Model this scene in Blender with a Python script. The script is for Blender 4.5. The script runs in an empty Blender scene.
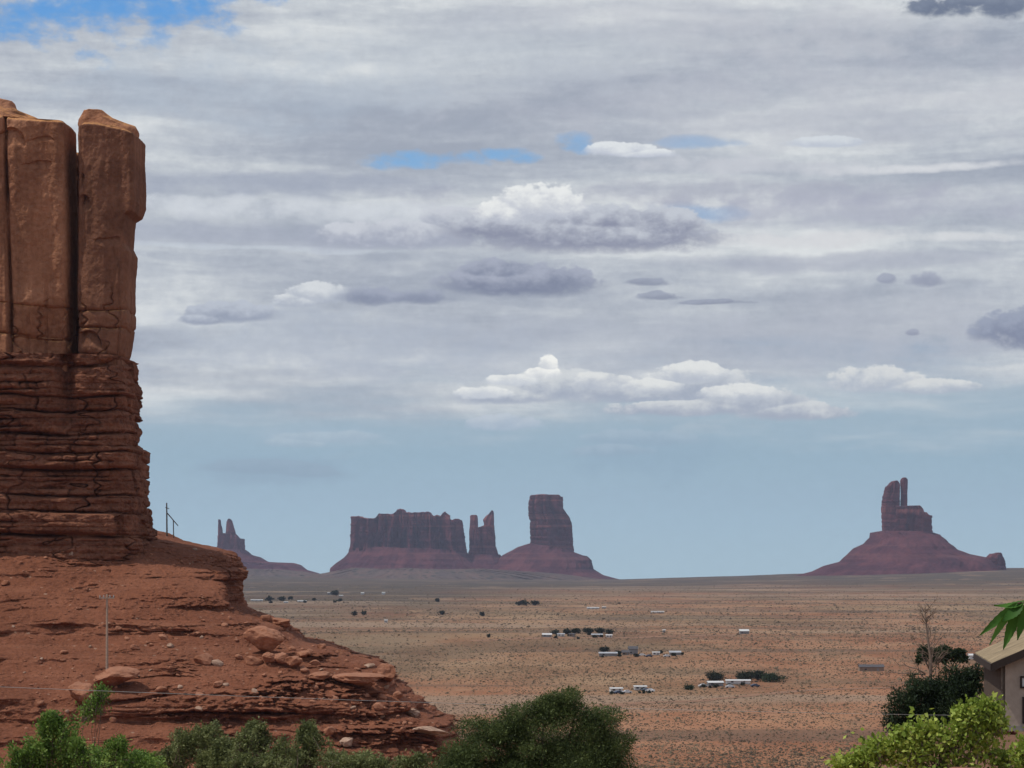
import bpy, math, random
import numpy as np
from mathutils import Vector, Matrix
from mathutils.bvhtree import BVHTree

random.seed(7)
RNG = np.random.default_rng(11)
scene = bpy.context.scene
R = math.radians

# ------------------------------------------------------------------ camera
FPX, CX, Y0, EYE = 2400.0, 512.0, 562.0, 60.0      # focal length in pixels, eye level row, eye height over the plain
cam_d = bpy.data.cameras.new('camera')
cam = bpy.data.objects.new('camera', cam_d)
scene.collection.objects.link(cam)
cam.location = (0, 0, EYE)
cam.rotation_euler = (R(90), 0, 0)
cam_d.sensor_width = 36.0
cam_d.lens = 36.0 * FPX / 1024.0
cam_d.shift_y = (Y0 - 384.0) / 1024.0
cam_d.clip_start = 0.1
cam_d.clip_end = 60000
scene.camera = cam

# ------------------------------------------------------------------ render settings and light
scene.render.engine = 'CYCLES'
scene.cycles.use_denoising = True
scene.cycles.max_bounces = 4
scene.cycles.diffuse_bounces = 2
scene.cycles.glossy_bounces = 2
scene.cycles.transmission_bounces = 2
scene.cycles.transparent_max_bounces = 6
scene.cycles.volume_bounces = 0
scene.cycles.sample_clamp_indirect = 4
scene.view_settings.view_transform = 'Standard'
scene.view_settings.look = 'None'
scene.view_settings.gamma = 1.0
scene.view_settings.exposure = 0.0

SUN_EL, SUN_AZ = R(61), R(-98)                      # azimuth from +Y towards +X
sd = Vector((math.sin(SUN_AZ) * math.cos(SUN_EL), math.cos(SUN_AZ) * math.cos(SUN_EL), math.sin(SUN_EL)))
sun_d = bpy.data.lights.new('sun', 'SUN')
sun_d.energy = 2.6
sun_d.angle = R(1.2)
sun_d.color = (1.0, 0.95, 0.87)
sun = bpy.data.objects.new('sun', sun_d)
sun.rotation_euler = (-sd).to_track_quat('-Z', 'Y').to_euler()
sun.location = (0, 0, 900)
scene.collection.objects.link(sun)

# ---- small expression language over shader nodes
class NT:
    def __init__(s, tree): s.t = tree
    def node(s, kind, **kw):
        n = s.t.nodes.new(kind)
        for k, v in kw.items(): setattr(n, k, v)
        return n
    def setin(s, sock, v):
        if isinstance(v, E): s.t.links.new(v.s, sock)
        elif v is not None: sock.default_value = v
    def math(s, op, a, b=None, c=None, clamp=False):
        n = s.node('ShaderNodeMath', operation=op, use_clamp=clamp)
        s.setin(n.inputs[0], a)
        if b is not None: s.setin(n.inputs[1], b)
        if c is not None: s.setin(n.inputs[2], c)
        return E(s, n.outputs[0])
    def comb(s, x, y, z):
        n = s.node('ShaderNodeCombineXYZ')
        for i, v in enumerate((x, y, z)): s.setin(n.inputs[i], v)
        return E(s, n.outputs[0])
    def sep(s, v):
        n = s.node('ShaderNodeSeparateXYZ'); s.setin(n.inputs[0], v)
        return [E(s, o) for o in n.outputs]
    def smooth(s, x, a, b, lo=0.0, hi=1.0):
        n = s.node('ShaderNodeMapRange', interpolation_type='SMOOTHSTEP')
        s.setin(n.inputs[0], x); s.setin(n.inputs[1], a); s.setin(n.inputs[2], b); s.setin(n.inputs[3], lo); s.setin(n.inputs[4], hi)
        return E(s, n.outputs[0])
    def noise(s, vec, scale, detail=4, rough=.55, dist=0.0):
        n = s.node('ShaderNodeTexNoise'); s.setin(n.inputs['Vector'], vec)
        n.inputs['Scale'].default_value = scale; n.inputs['Detail'].default_value = detail
        n.inputs['Roughness'].default_value = rough; n.inputs['Distortion'].default_value = dist
        return E(s, n.outputs[0])
    def mix(s, f, a, b, mode='MIX'):
        n = s.node('ShaderNodeMix', data_type='RGBA', blend_type=mode)
        s.setin(n.inputs[0], f)
        s.setin(n.inputs[6], a if isinstance(a, E) else (*a, 1)); s.setin(n.inputs[7], b if isinstance(b, E) else (*b, 1))
        return E(s, n.outputs[2])
    def ramp(s, f, stops):
        n = s.node('ShaderNodeValToRGB'); s.setin(n.inputs[0], f)
        el = n.color_ramp.elements
        while len(el) > 1: el.remove(el[-1])
        el[0].position = stops[0][0]; el[0].color = (*stops[0][1], 1)
        for p, c in stops[1:]:
            e = el.new(p); e.color = (*c, 1)
        return E(s, n.outputs[0])
class E:
    def __init__(s, t, sock): s.n, s.s = t, sock
    def __add__(a, b): return a.n.math('ADD', a, b)
    __radd__ = __add__
    def __sub__(a, b): return a.n.math('SUBTRACT', a, b)
    def __rsub__(a, b): return a.n.math('SUBTRACT', b, a)
    def __mul__(a, b): return a.n.math('MULTIPLY', a, b)
    __rmul__ = __mul__
    def __truediv__(a, b): return a.n.math('DIVIDE', a, b)
    def max(a, b): return a.n.math('MAXIMUM', a, b)
    def min(a, b): return a.n.math('MINIMUM', a, b)

def s2l(c):
    return tuple(((v / 255) / 12.92 if v <= 10 else (((v / 255) + .055) / 1.055) ** 2.4) for v in c)

# ------------------------------------------------------------------ sky: Nishita air with cloud layers laid out by direction
world = bpy.data.worlds.new('World')
scene.world = world
world.use_nodes = True
wt = world.node_tree
wt.nodes.clear()
w = NT(wt)
STR = 0.1
def cl(c, k=1.0):                                   # a cloud radiance given as the sRGB it shows at strength 0.1
    return tuple(v * k * 1.10 / STR for v in s2l(c))
tc = w.node('ShaderNodeTexCoord')
dx, dy, dz = w.sep(E(w, tc.outputs['Generated']))
sky = w.node('ShaderNodeTexSky', sky_type='NISHITA')
sky.sun_disc = False
sky.sun_elevation = SUN_EL
sky.sun_rotation = SUN_AZ
sky.air_density = 1.0; sky.dust_density = 0.6; sky.ozone_density = 2.5; sky.altitude = 1600
w.setin(sky.inputs['Vector'], w.comb(dx, dy, dz.max(0.0) + 0.035))
az = w.math('ARCTAN2', dx, dy)
el = w.math('ARCSINE', dz)
U = (az + az * az * az * (1 / 3)) * FPX + CX          # arc expressed in units of 1/2400 rad
V = (el + el * el * el * (1 / 3)) * -FPX + Y0
P = w.comb(U * 0.001, V * 0.001, 0.0)
warp = w.noise(w.comb(U * 0.004, V * 0.012, 3.0), 1.0, 3, .6) - 0.5
warp2 = w.noise(w.comb(U * 0.004, V * 0.012, 9.0), 1.0, 3, .6) - 0.5
fine = w.noise(w.comb(U * 0.02, V * 0.034, 5.0), 1.0, 5, .6) - 0.5
grain = w.noise(w.comb(U * 0.07, V * 0.10, 15.0), 1.0, 4, .65) - 0.5
Uw = U + warp * 46.0
Vw = V + warp2 * 26.0

skyc = E(w, sky.outputs[0])
# thin high veil over the clear air: bluish low down, paler above
low = w.ramp(w.smooth(V, 600.0, 240.0), [(0.0, cl((168, 196, 210))), (0.12, cl((162, 191, 207))), (.35, cl((150, 177, 193))), (.6, cl((158, 177, 190))), (1.0, cl((140, 168, 200)))])
base = w.mix(w.smooth(V, 40.0, 200.0, 0.72, 0.93), skyc, low)
# stratiform sheets, long in azimuth
st1 = w.noise(w.comb(Uw * 0.0016, Vw * 0.0105, 1.7), 1.0, 6, .55)
st2 = w.noise(w.comb(Uw * 0.0030, Vw * 0.022, 7.1), 1.0, 6, .6)
st3 = w.noise(w.comb(Uw * 0.0022, Vw * 0.016, 12.4), 1.0, 5, .55)
cover = w.smooth(V, 500.0, 270.0)
cov = w.smooth(st1 * 0.6 + st2 * 0.4 + cover * 0.42, 0.56, 0.80)
hi = w.smooth(st3 * 0.62 + st2 * 0.38 + grain * 0.08 + fine * .10, 0.36, 0.64)
tone = w.ramp(hi, [(0.0, cl((155, 162, 175))), (.35, cl((175, 181, 190))), (.65, cl((192, 197, 202))), (1.0, cl((218, 221, 221)))])
# blue openings
def blob(u, v, ru, rv, uu=Uw, vv=Vw):
    a = (uu - u) * (1.0 / ru); b = (vv - v) * (1.0 / rv)
    return 1.0 - (a * a + b * b)
hole = None
for (u, v, ru, rv, k) in [(70, -8, 175, 56, 1.0), (420, 160, 62, 9, .85), (510, 154, 26, 7, .8), (575, 143, 18, 8, .8), (700, 143, 50, 6, .5), (700, 214, 40, 8, .55), (100, -60, 260, 40, 1)]:
    b = w.smooth(blob(u, v, ru * 1.15, rv * 1.25) + fine * 4.2, -0.1, 1.3) * k
    hole = b if hole is None else hole.max(b)
cov = cov * (1.0 - hole)
c = w.mix(cov * 0.96, base, tone)
c = w.mix(hole * 0.95, c, w.mix(w.smooth(V, 0.0, 160.0), cl((92, 150, 210)), cl((120, 168, 212))))
puff2 = w.noise(w.comb(U * 0.011, V * 0.016, 31.0), 1.0, 3, .5) - 0.5
# broad soft bands with their own tone
def band(c, u, v, ru, rv, col, k, soft=0.8):
    m = w.smooth(blob(u, v, ru * 1.1, rv * 1.15) + fine * 3.6 + puff2 * 1.5, -0.4, 1.2) * k
    return w.mix(m, c, cl(col))
for a in [
    (270, 187, 170, 13, (150, 158, 176), .65), (330, 212, 230, 10, (205, 210, 216), .8), (255, 249, 140, 3, (205, 213, 220), .6),
    (250, 236, 150, 14, (160, 166, 182), .6), (800, 100, 330, 45, (172, 176, 188), .55), (720, 196, 260, 12, (158, 162, 178), .7),
    (930, 172, 95, 5, (214, 216, 219), .85), (760, 168, 120, 9, (196, 199, 206), .7), (860, 212, 200, 16, (164, 168, 184), .7),
    (790, 240, 130, 7, (208, 209, 212), .75), (830, 266, 170, 10, (162, 167, 182), .6), (960, 243, 60, 5, (212, 214, 216), .7), (640, 20, 260, 22, (172, 176, 188), .5),
    (820, 40, 180, 22, (190, 193, 200), .5), (240, 90, 160, 40, (170, 182, 196), .5), (450, 60, 200, 40, (178, 186, 196), .5),
    (620, 350, 420, 35, (170, 177, 190), .5), (280, 470, 75, 13, (142, 166, 184), .5), (650, 455, 75, 24, (140, 166, 186), .35),
    (330, 438, 55, 8, (168, 186, 200), .6), (290, 345, 200, 30, (165, 175, 190), .5), (900, 330, 220, 30, (178, 183, 193), .55)]:
    c = band(c, *a)
# cumulus: each heap is a few lobes with a lit upper rim and a grey-violet belly
vr = w.node('ShaderNodeTexVoronoi'); vr.inputs['Scale'].default_value = 1.0; vr.inputs['Detail'].default_value = 3.0; vr.inputs['Roughness'].default_value = .55; vr.normalize = True
w.setin(vr.inputs['Vector'], w.comb((U + fine * 26.0) * 0.042, (V + grain * 14.0) * 0.062, 0.0))
billow = 0.42 - E(w, vr.outputs['Distance'])
puff = billow * 0.55 + (w.noise(w.comb(U * 0.030, V * 0.045, 21.0), 1.0, 7, .62) - 0.5) * 0.7
def cumulus(c, lobes, top, belly, k=1.0, edge=.30, rough=2.6, flat=0.55):
    if max(q[2] for q in lobes) < 40 and top[0] < 185: rough, edge = 4.6, .7   # torn scraps
    dens = None; lit = None
    for (u, v, ru, rv) in lobes:
        a = (U + puff2 * 22.0 - u) * (1.0 / ru)
        b = (V + puff2 * 8.0 - v) * (1.0 / rv)
        b2 = b.max(0.0) * (1.0 / flat) + b.min(0.0)             # flatter underneath
        d = 1.0 - (a * a + b2 * b2)
        l = b * -1.0
        if dens is None: dens, lit = d, l
        else:
            g = w.smooth(d - dens, -0.3, 0.3)
            lit = lit + (l - lit) * g
            dens = dens.max(d)
    dens = dens + puff * rough + grain * 1.3
    m = w.smooth(dens, w.smooth(lit, -.6, .5, -0.75, -0.10), w.smooth(lit, -.6, .5, edge + .6, edge)) * k
    s_ = w.smooth(lit + puff * 3.0 + grain, -0.38, 1.05)
    mid = tuple((p * .45 + q * .55) for p, q in zip(cl(top), cl(belly)))
    col = w.ramp(s_, [(0.0, cl(belly)), (.5, mid), (1.0, cl(top))])
    return w.mix(m, c, col)
for lobes, top, belly, k in [
    ([(230, 316, 48, 13), (205, 322, 26, 8)], (180, 187, 199), (140, 149, 168), .9),
    ([(318, 297, 34, 14), (296, 303, 26, 9)], (212, 216, 219), (166, 174, 188), .9),
    ([(366, 298, 24, 11), (418, 298, 30, 9)], (156, 163, 180), (130, 138, 158), 1.0),
    ([(400, 238, 86, 17), (465, 222, 44, 16)], (196, 200, 208), (158, 164, 180), .95),
    ([(592, 237, 124, 25), (655, 226, 46, 20), (505, 229, 62, 22), (600, 222, 60, 18)], (188, 193, 202), (136, 141, 160), 1.0),
    ([(538, 207, 46, 22), (500, 214, 30, 14)], (228, 230, 229), (180, 185, 197), .95),
    ([(520, 284, 76, 21), (500, 272, 40, 14)], (160, 166, 182), (122, 130, 151), 1.0),
    ([(645, 283, 20, 5), (661, 297, 18, 5), (715, 303, 34, 3)], (148, 155, 172), (130, 137, 156), .85),
    ([(890, 284, 8, 6), (926, 285, 16, 9), (912, 336, 6, 4)], (154, 160, 177), (136, 142, 162), .8),
    ([(622, 152, 36, 9), (650, 156, 30, 6)], (222, 226, 228), (190, 196, 208), .85), ([(828, 147, 40, 7)], (206, 212, 218), (180, 188, 202), .8),
    ([(872, 384, 46, 16), (930, 390, 50, 9)], (216, 218, 217), (172, 181, 194), .9),
    ([(505, 396, 56, 12), (560, 389, 62, 18), (625, 394, 70, 15), (695, 390, 66, 24), (750, 404, 60, 17), (795, 414, 58, 12), (700, 410, 90, 10)], (206, 210, 212), (162, 171, 186), 1.0),
    ([(480, 393, 28, 7), (512, 381, 26, 7)], (228, 230, 228), (196, 202, 210), .95),
    ([(606, 384, 30, 11)], (222, 224, 222), (180, 187, 198), .9),
    ([(692, 376, 40, 14), (655, 388, 30, 9), (742, 396, 40, 11)], (224, 226, 224), (180, 187, 198), .9),
    ([(549, 366, 9, 10), (544, 374, 17, 7)], (242, 242, 237), (206, 210, 214), .95),
    ([(500, 424, 38, 10)], (188, 198, 208), (166, 182, 198), .85),
    ([(640, 440, 60, 10), (610, 452, 40, 8)], (166, 184, 198), (146, 168, 186), .55), ([(330, 438, 52, 7), (292, 444, 30, 6)], (176, 192, 203), (158, 178, 193), .6),
    ([(270, 470, 60, 9), (310, 474, 30, 7)], (148, 169, 186), (140, 162, 180), .6), ([(700, 430, 36, 6)], (174, 188, 198), (156, 176, 190), .4),
    ([(1016, 337, 38, 23)], (150, 158, 176), (124, 132, 154), 1.0),
    ([(940, 17, 36, 15), (1002, 18, 28, 18), (970, 13, 20, 9)], (124, 134, 152), (104, 115, 136), 1.0)]:
    c = cumulus(c, lobes, top, belly, k)
# the rest of the dome, above the part the camera looks at: broken cloud with blue gaps
dome = w.noise(w.comb(dx, dy, dz * 2.0), 2.6, 6, .58)
domec = w.mix(w.smooth(dome, 0.40, 0.56), skyc, w.mix(w.smooth(dome, .5, .75), cl((182, 188, 200)), cl((222, 224, 226))))
c = w.mix(w.smooth(V, -40.0, -260.0), c, domec)
grain_k = w.math('MULTIPLY_ADD', grain, 0.10, 1.0)
cm = w.node('ShaderNodeVectorMath', operation='SCALE'); w.setin(cm.inputs[0], c); w.setin(cm.inputs['Scale'], grain_k)
bg = w.node('ShaderNodeBackground'); wt.links.new(cm.outputs[0], bg.inputs[0]); bg.inputs[1].default_value = STR
wo = w.node('ShaderNodeOutputWorld'); wt.links.new(bg.outputs[0], wo.inputs[0])
world.cycles.sampling_method = 'MANUAL'
world.cycles.sample_map_resolution = 512

# ------------------------------------------------------------------ helpers
def col(): return scene.collection
def thing(name, label, cat, loc=(0, 0, 0), rz=0, group=None):
    o = bpy.data.objects.new(name, None); col().objects.link(o)
    o.location = loc; o.rotation_euler = (0, 0, rz); o['label'] = label; o['category'] = cat
    o.empty_display_size = .5
    if group: o['group'] = group
    return o
def tag(o, label, cat, group=None):
    o['label'] = label; o['category'] = cat
    if group: o['group'] = group
    return o
def make(name, verts, faces, m, parent=None, smooth=True, origin=(0, 0, 0)):
    """verts in world metres; faces an (n,4) or (n,3) array; origin becomes the object's own origin"""
    v = np.asarray(verts, dtype=np.float64) - np.asarray(origin, dtype=np.float64)
    me = bpy.data.meshes.new(name)
    if isinstance(faces, np.ndarray):
        k = faces.shape[1]
        me.vertices.add(len(v)); me.vertices.foreach_set('co', v.astype(np.float32).ravel())
        me.loops.add(faces.size); me.loops.foreach_set('vertex_index', faces.astype(np.int32).ravel())
        me.polygons.add(len(faces))
        me.polygons.foreach_set('loop_start', (np.arange(len(faces)) * k).astype(np.int32))
        me.update(calc_edges=True); me.validate()
    else:
        me.from_pydata([tuple(p) for p in v], [], faces); me.update()
    me.polygons.foreach_set('use_smooth', np.full(len(me.polygons), smooth))
    me.materials.append(m)
    o = bpy.data.objects.new(name, me); col().objects.link(o)
    if parent is not None:
        o.parent = parent
        pl = parent.matrix_basis.inverted() if parent.parent is None else Matrix()
        o.matrix_basis = pl @ Matrix.Translation(Vector(origin))
    else:
        o.location = origin
    return o
def dup(root, loc=None, rz=None, sc=None, label=None):
    def cp(o, par):
        c_ = o.copy(); col().objects.link(c_)
        if par is not None: c_.parent = par
        for ch in o.children: cp(ch, c_)
        return c_
    r_ = cp(root, None)
    if loc is not None: r_.location = loc
    if rz is not None: r_.rotation_euler.z = rz
    if sc is not None: r_.scale = sc if hasattr(sc, '__len__') else (sc,) * 3
    if label: r_['label'] = label
    return r_

def at(px, py, Y):                                   # the world point seen at a pixel of the photograph at depth Y
    return ((px - CX) / FPX * Y, Y, EYE - (py - Y0) / FPX * Y)

_perm = np.random.default_rng(3).permutation(4096).astype(np.int64)
def _h(ix, iy, iz):
    return _perm[(_perm[(_perm[ix & 4095] + iy) & 4095] + iz) & 4095]
_g = np.random.default_rng(5).normal(size=(4096, 3)); _g /= np.linalg.norm(_g, axis=1)[:, None]
def pnoise(x, y, z):
    x, y, z = np.broadcast_arrays(np.asarray(x, float), np.asarray(y, float), np.asarray(z, float))
    xi, yi, zi = np.floor(x).astype(np.int64), np.floor(y).astype(np.int64), np.floor(z).astype(np.int64)
    xf, yf, zf = x - xi, y - yi, z - zi
    u, v, w_ = [t * t * t * (t * (t * 6 - 15) + 10) for t in (xf, yf, zf)]
    out = 0
    for a in (0, 1):
        for b in (0, 1):
            for c_ in (0, 1):
                g = _g[_h(xi + a, yi + b, zi + c_)]
                d = g[..., 0] * (xf - a) + g[..., 1] * (yf - b) + g[..., 2] * (zf - c_)
                out = out + d * (u if a else 1 - u) * (v if b else 1 - v) * (w_ if c_ else 1 - w_)
    return out * 1.6
def fbm(x, y, z, oct=4, gain=.5, lac=2.03):
    s, a = 0, 1.0
    for i in range(oct):
        s = s + a * pnoise(x + 17.3 * i, y - 9.1 * i, z + 4.7 * i); x, y, z = x * lac, y * lac, z * lac; a *= gain
    return s
def h1(i, k=0):                                      # hash of integer arrays to 0..1
    return _h(np.asarray(i, np.int64), np.int64(k), np.int64(7)) / 4096.0
def sstep(x, a, b):
    t = np.clip((x - a) / (b - a), 0, 1); return t * t * (3 - 2 * t)
def strata(s, z, thick=1.6, width=4.0, seed=0, groove=.5, prot=.5, warp=.35):
    """outward offset of blocky bedded rock: s runs along the face, z up"""
    zz = (z + warp * pnoise(s * .06, seed * 3.1, z * .03) + .12 * pnoise(s * .5, z * .5, seed)) / thick
    zz = zz + .75 * pnoise(zz * .55, seed + .5, s * .012)
    L = np.floor(zz); f = zz - L
    ww = width * (.5 + 1.5 * h1(L, seed + 3))
    ss = s / ww + h1(L, seed + 5) * 50 + .35 * pnoise(s * .3, z * .8, seed)
    B = np.floor(ss); g = ss - B
    o = (h1(L, seed) - .5) * 2 * prot + (h1(L * 131 + B, seed + 9) - .5) * prot * 1.3
    ez = np.minimum(f, 1 - f) * thick; es = np.minimum(g, 1 - g) * ww
    on = h1(L * 77 + B, seed + 21); gap = .35 + 1.1 * sstep(pnoise(s * .14, L * 3.7, seed), -.35, .35)
    o = o - groove * np.exp(-(ez / .20) ** 2) * (.35 + h1(L, seed + 31)) * gap - groove * .8 * (on > .35) * np.exp(-(es / .22) ** 2)
    # rounded upper lips and undercut feet
    o = o - .5 * prot * np.clip((f - .7) / .3, 0, 1) ** 2 - .35 * prot * np.clip((.25 - f) / .25, 0, 1) ** 2
    # a few blocks have dropped out and left sockets
    o = o - groove * 1.1 * (h1(L * 57 + B, seed + 41) > .90) * sstep(es, 0, .25) * sstep(ez, 0, .2)
    return o

def pinterp(pts):
    p = sorted(pts, key=lambda q: q[1]); ys = [q[1] for q in p]; xs = [q[0] for q in p]
    return lambda y: np.interp(y, ys, xs)
def grid_faces(nr, nu, closed=True):
    i = np.arange(nr - 1)[:, None]; j = np.arange(nu if closed else nu - 1)[None, :]
    j2 = (j + 1) % nu
    return np.stack([i * nu + j, i * nu + j2, (i + 1) * nu + j2, (i + 1) * nu + j], -1).reshape(-1, 4)
def super_ring(nu, n, frontbias=1.0):
    th = np.linspace(0, 2 * np.pi, nu, endpoint=False)
    c_, s_ = np.cos(th), np.sin(th)
    r_ = (np.abs(c_) ** n + np.abs(s_) ** n) ** (-1.0 / n)
    x, y = c_ * r_, s_ * r_
    # even spacing by arc length, denser on the half that faces -Y
    xx = np.append(x, x[0]); yy = np.append(y, y[0])
    wgt = np.where((yy[1:] + yy[:-1]) < 0, frontbias, 1.0)
    d = np.hypot(np.diff(xx), np.diff(yy)) * wgt
    s = np.concatenate([[0], np.cumsum(d)]); t = np.linspace(0, s[-1], nu, endpoint=False)
    return np.interp(t, s, xx), np.interp(t, s, yy)

def column(name, parent, L, Rr, top, Yc, D, mat, n=3.0, nu=300, nz=160, disp=None, zbot=None, dslope=0.0, ncap=14,
           frontbias=2.0, topn=0.0, smooth=True, origin=(0, 0, 0), yshift=None, fit=True, tmap=None):
    """a rock mass of real depth D (half) whose left/right edges and crest are given by photo measurements at distance Yc"""
    kz = Yc / FPX
    z2py = lambda z: Y0 - (z - EYE) / kz
    py2z = lambda p: EYE - (p - Y0) * kz
    fl, fr = pinterp(L), pinterp(Rr)
    kt = (Yc - D * (1.0 if Yc < 1000 else 0.0)) / FPX             # the crest seen is the front edge
    tp = sorted(top); tx = [(p[0] - CX) * kz for p in tp]; tz = [EYE - (p[1] - Y0) * kt for p in tp]
    ztop = max(tz)
    if zbot is None: zbot = py2z(max(L[-1][1], Rr[-1][1])) - 5
    ux, uy = super_ring(nu, n, frontbias)
    t = np.linspace(0, 1, nz)
    if tmap is not None: t = tmap(t)
    znom = zbot + t * (ztop - zbot)
    # fit edges so that the outline seen from the station point is the measured one
    pyl = z2py(znom)
    tl, tr = (fl(pyl) - CX) / FPX, (fr(pyl) - CX) / FPX
    Dz = D + dslope * (ztop - znom)
    Xl, Xr = tl * Yc, tr * Yc
    if fit:
        for _ in range(6):
            mid, hf = (Xl + Xr) / 2, (Xr - Xl) / 2
            X = mid[:, None] + hf[:, None] * ux[None]; Y = Yc + Dz[:, None] * uy[None]
            q = X / Y
            Xl = Xl + (tl - q.min(1)) * Yc * .9; Xr = Xr + (tr - q.max(1)) * Yc * .9
            bad = Xr - Xl < 1; Xr = np.where(bad, Xl + 1, Xr)
    fL = lambda z: np.interp(z, znom, Xl); fR = lambda z: np.interp(z, znom, Xr); fD = lambda z: np.interp(z, znom, Dz)
    Z = np.repeat(znom[:, None], nu, 1)
    for _ in range(3):
        mid, hf = (fL(Z) + fR(Z)) / 2, (fR(Z) - fL(Z)) / 2
        X = mid + hf * ux[None]
        Z = zbot + t[:, None] * (np.interp(X, tx, tz) - zbot)
    mid, hf = (fL(Z) + fR(Z)) / 2, (fR(Z) - fL(Z)) / 2
    X = mid + hf * ux[None]; Y = Yc + fD(Z) * uy[None]
    # outward direction in plan
    Tx = np.roll(X, -1, 1) - np.roll(X, 1, 1); Ty = np.roll(Y, -1, 1) - np.roll(Y, 1, 1)
    ln = np.hypot(Tx, Ty) + 1e-9
    Nx, Ny = Ty / ln, -Tx / ln
    s = np.cumsum(np.hypot(np.diff(X, axis=1, prepend=X[:, :1]), np.diff(Y, axis=1, prepend=Y[:, :1])), 1)
    s = np.repeat(s[nz // 2][None], nz, 0)
    if disp is not None:
        d = disp(X, Y, Z, s, t[:, None], Nx, Ny)
        X, Y = X + Nx * d, Y + Ny * d
    # cap rows
    X0, Y1, Z1 = X[-1], Y[-1], Z[-1]
    mx, my = X0.mean(), Y1.mean()
    capx, capy, capz = [], [], []
    for k in range(1, ncap + 1):
        f = 1 - (k / ncap) ** 1.2
        xx, yy = mx + (X0 - mx) * f, my + (Y1 - my) * f
        zz = np.interp(xx, tx, tz) if fit else np.interp(xx, tx, tz)
        if topn: zz = zz + topn * fbm(xx / (topn * 6), yy / (topn * 6), 2.2, 3) * min(1, k / 2) - 0.0
        capx.append(xx); capy.append(yy); capz.append(zz)
    X = np.vstack([X] + capx); Y = np.vstack([Y] + capy); Z = np.vstack([Z] + capz)
    vs = np.stack([X, Y, Z], -1).reshape(-1, 3)
    return make(name, vs, grid_faces(len(X), nu), mat, parent, smooth, origin)

# ------------------------------------------------------------------ materials
def bsdf_mat(name, rough=.9, spec=.2):
    m = bpy.data.materials.new(name); m.use_nodes = True
    t = m.node_tree; b = t.nodes['Principled BSDF']
    b.inputs['Roughness'].default_value = rough; b.inputs['Specular IOR Level'].default_value = spec
    return m, NT(t), b
def plain_mat(name, colr, rough=.7, spec=.3, metal=0.0, var=.12, vscale=3.0, bump=0.0):
    m, n, b = bsdf_mat(name, rough, spec)
    g = n.node('ShaderNodeNewGeometry')
    nz = n.noise(E(n, g.outputs['Position']), vscale, 5, .6)
    d = tuple(max(0, v * (1 - var)) for v in colr); u_ = tuple(min(1, v * (1 + var)) for v in colr)
    n.setin(b.inputs['Base Color'], n.ramp(nz, [(.3, d), (.7, u_)]))
    b.inputs['Metallic'].default_value = metal
    if bump:
        bp = n.node('ShaderNodeBump'); bp.inputs['Distance'].default_value = bump; n.setin(bp.inputs['Height'], nz)
        n.t.links.new(bp.outputs[0], b.inputs['Normal'])
    return m
def rock_mat(name, cols, sc=.12, bands=(), bandscale=.5, streak=0.0, bump=.25, bscale=1.2, top_tint=None, grainy=.25, speck=None):
    """sedimentary rock: colour beds by height, patchy weathering, dark vertical streaks of varnish and, on far cliffs, flute shade; tint on upward faces"""
    m, n, b = bsdf_mat(name, .95, .08)
    g = n.node('ShaderNodeNewGeometry'); pos = E(n, g.outputs['Position'])
    x, y, z = n.sep(pos)
    big = n.noise(pos, sc, 6, .6, .4)
    base = n.ramp(big, [(.37, cols[0]), (.5, cols[1]), (.62, cols[2])])
    bn = n.noise(n.comb(x * .02 * bandscale, y * .02 * bandscale, z * bandscale), 1.0, 5, .65)
    base = n.mix(n.smooth(bn, .50, .66) * (bands[1] if bands else 0), base, bands[0] if bands else (0, 0, 0))
    if len(bands) > 2:
        bn2 = n.noise(n.comb(x * .015 * bandscale, y * .015 * bandscale, z * bandscale * 1.7 + 9.0), 1.0, 4, .6)
        base = n.mix(n.smooth(bn2, .54, .64) * bands[3], base, bands[2])
    if streak:
        sn = n.noise(n.comb(x * bscale * .5, y * bscale * .5, z * bscale * .035), 1.0, 5, .65)
        base = n.mix(n.smooth(sn, .48, .70) * streak, base, tuple(v * .42 for v in cols[0]))
    gn = n.noise(pos, bscale * 1.7, 6, .7)
    base = n.mix(n.smooth(gn, .25, .75) * grainy, base, tuple(min(1, v * 1.75) for v in cols[2]))
    gn2 = n.noise(pos, bscale * 3.4, 4, .7)
    base = n.mix(n.smooth(gn2, .52, .70) * grainy * 1.3, base, tuple(v * .45 for v in cols[0]))
    if top_tint:
        nx, ny, nzz = n.sep(E(n, g.outputs['Normal']))
        base = n.mix(n.smooth(nzz + (gn - .5) * .8, top_tint[1], top_tint[1] + .25) * top_tint[2], base, top_tint[0])
    if speck:
        vor = n.node('ShaderNodeTexVoronoi'); n.setin(vor.inputs['Vector'], pos); vor.inputs['Scale'].default_value = speck[1]
        vs_ = n.smooth(E(n, vor.outputs['Distance']) + (gn - .5) * .5, speck[2], speck[2] * .45)
        base = n.mix(vs_, base, speck[0])
    n.setin(b.inputs['Base Color'], base)
    bp = n.node('ShaderNodeBump'); bp.inputs['Distance'].default_value = bump; bp.inputs['Strength'].default_value = 1.0
    n.setin(bp.inputs['Height'], gn + n.noise(pos, bscale * .45, 5, .6) * 1.5)
    n.t.links.new(bp.outputs[0], b.inputs['Normal'])
    return m
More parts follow.
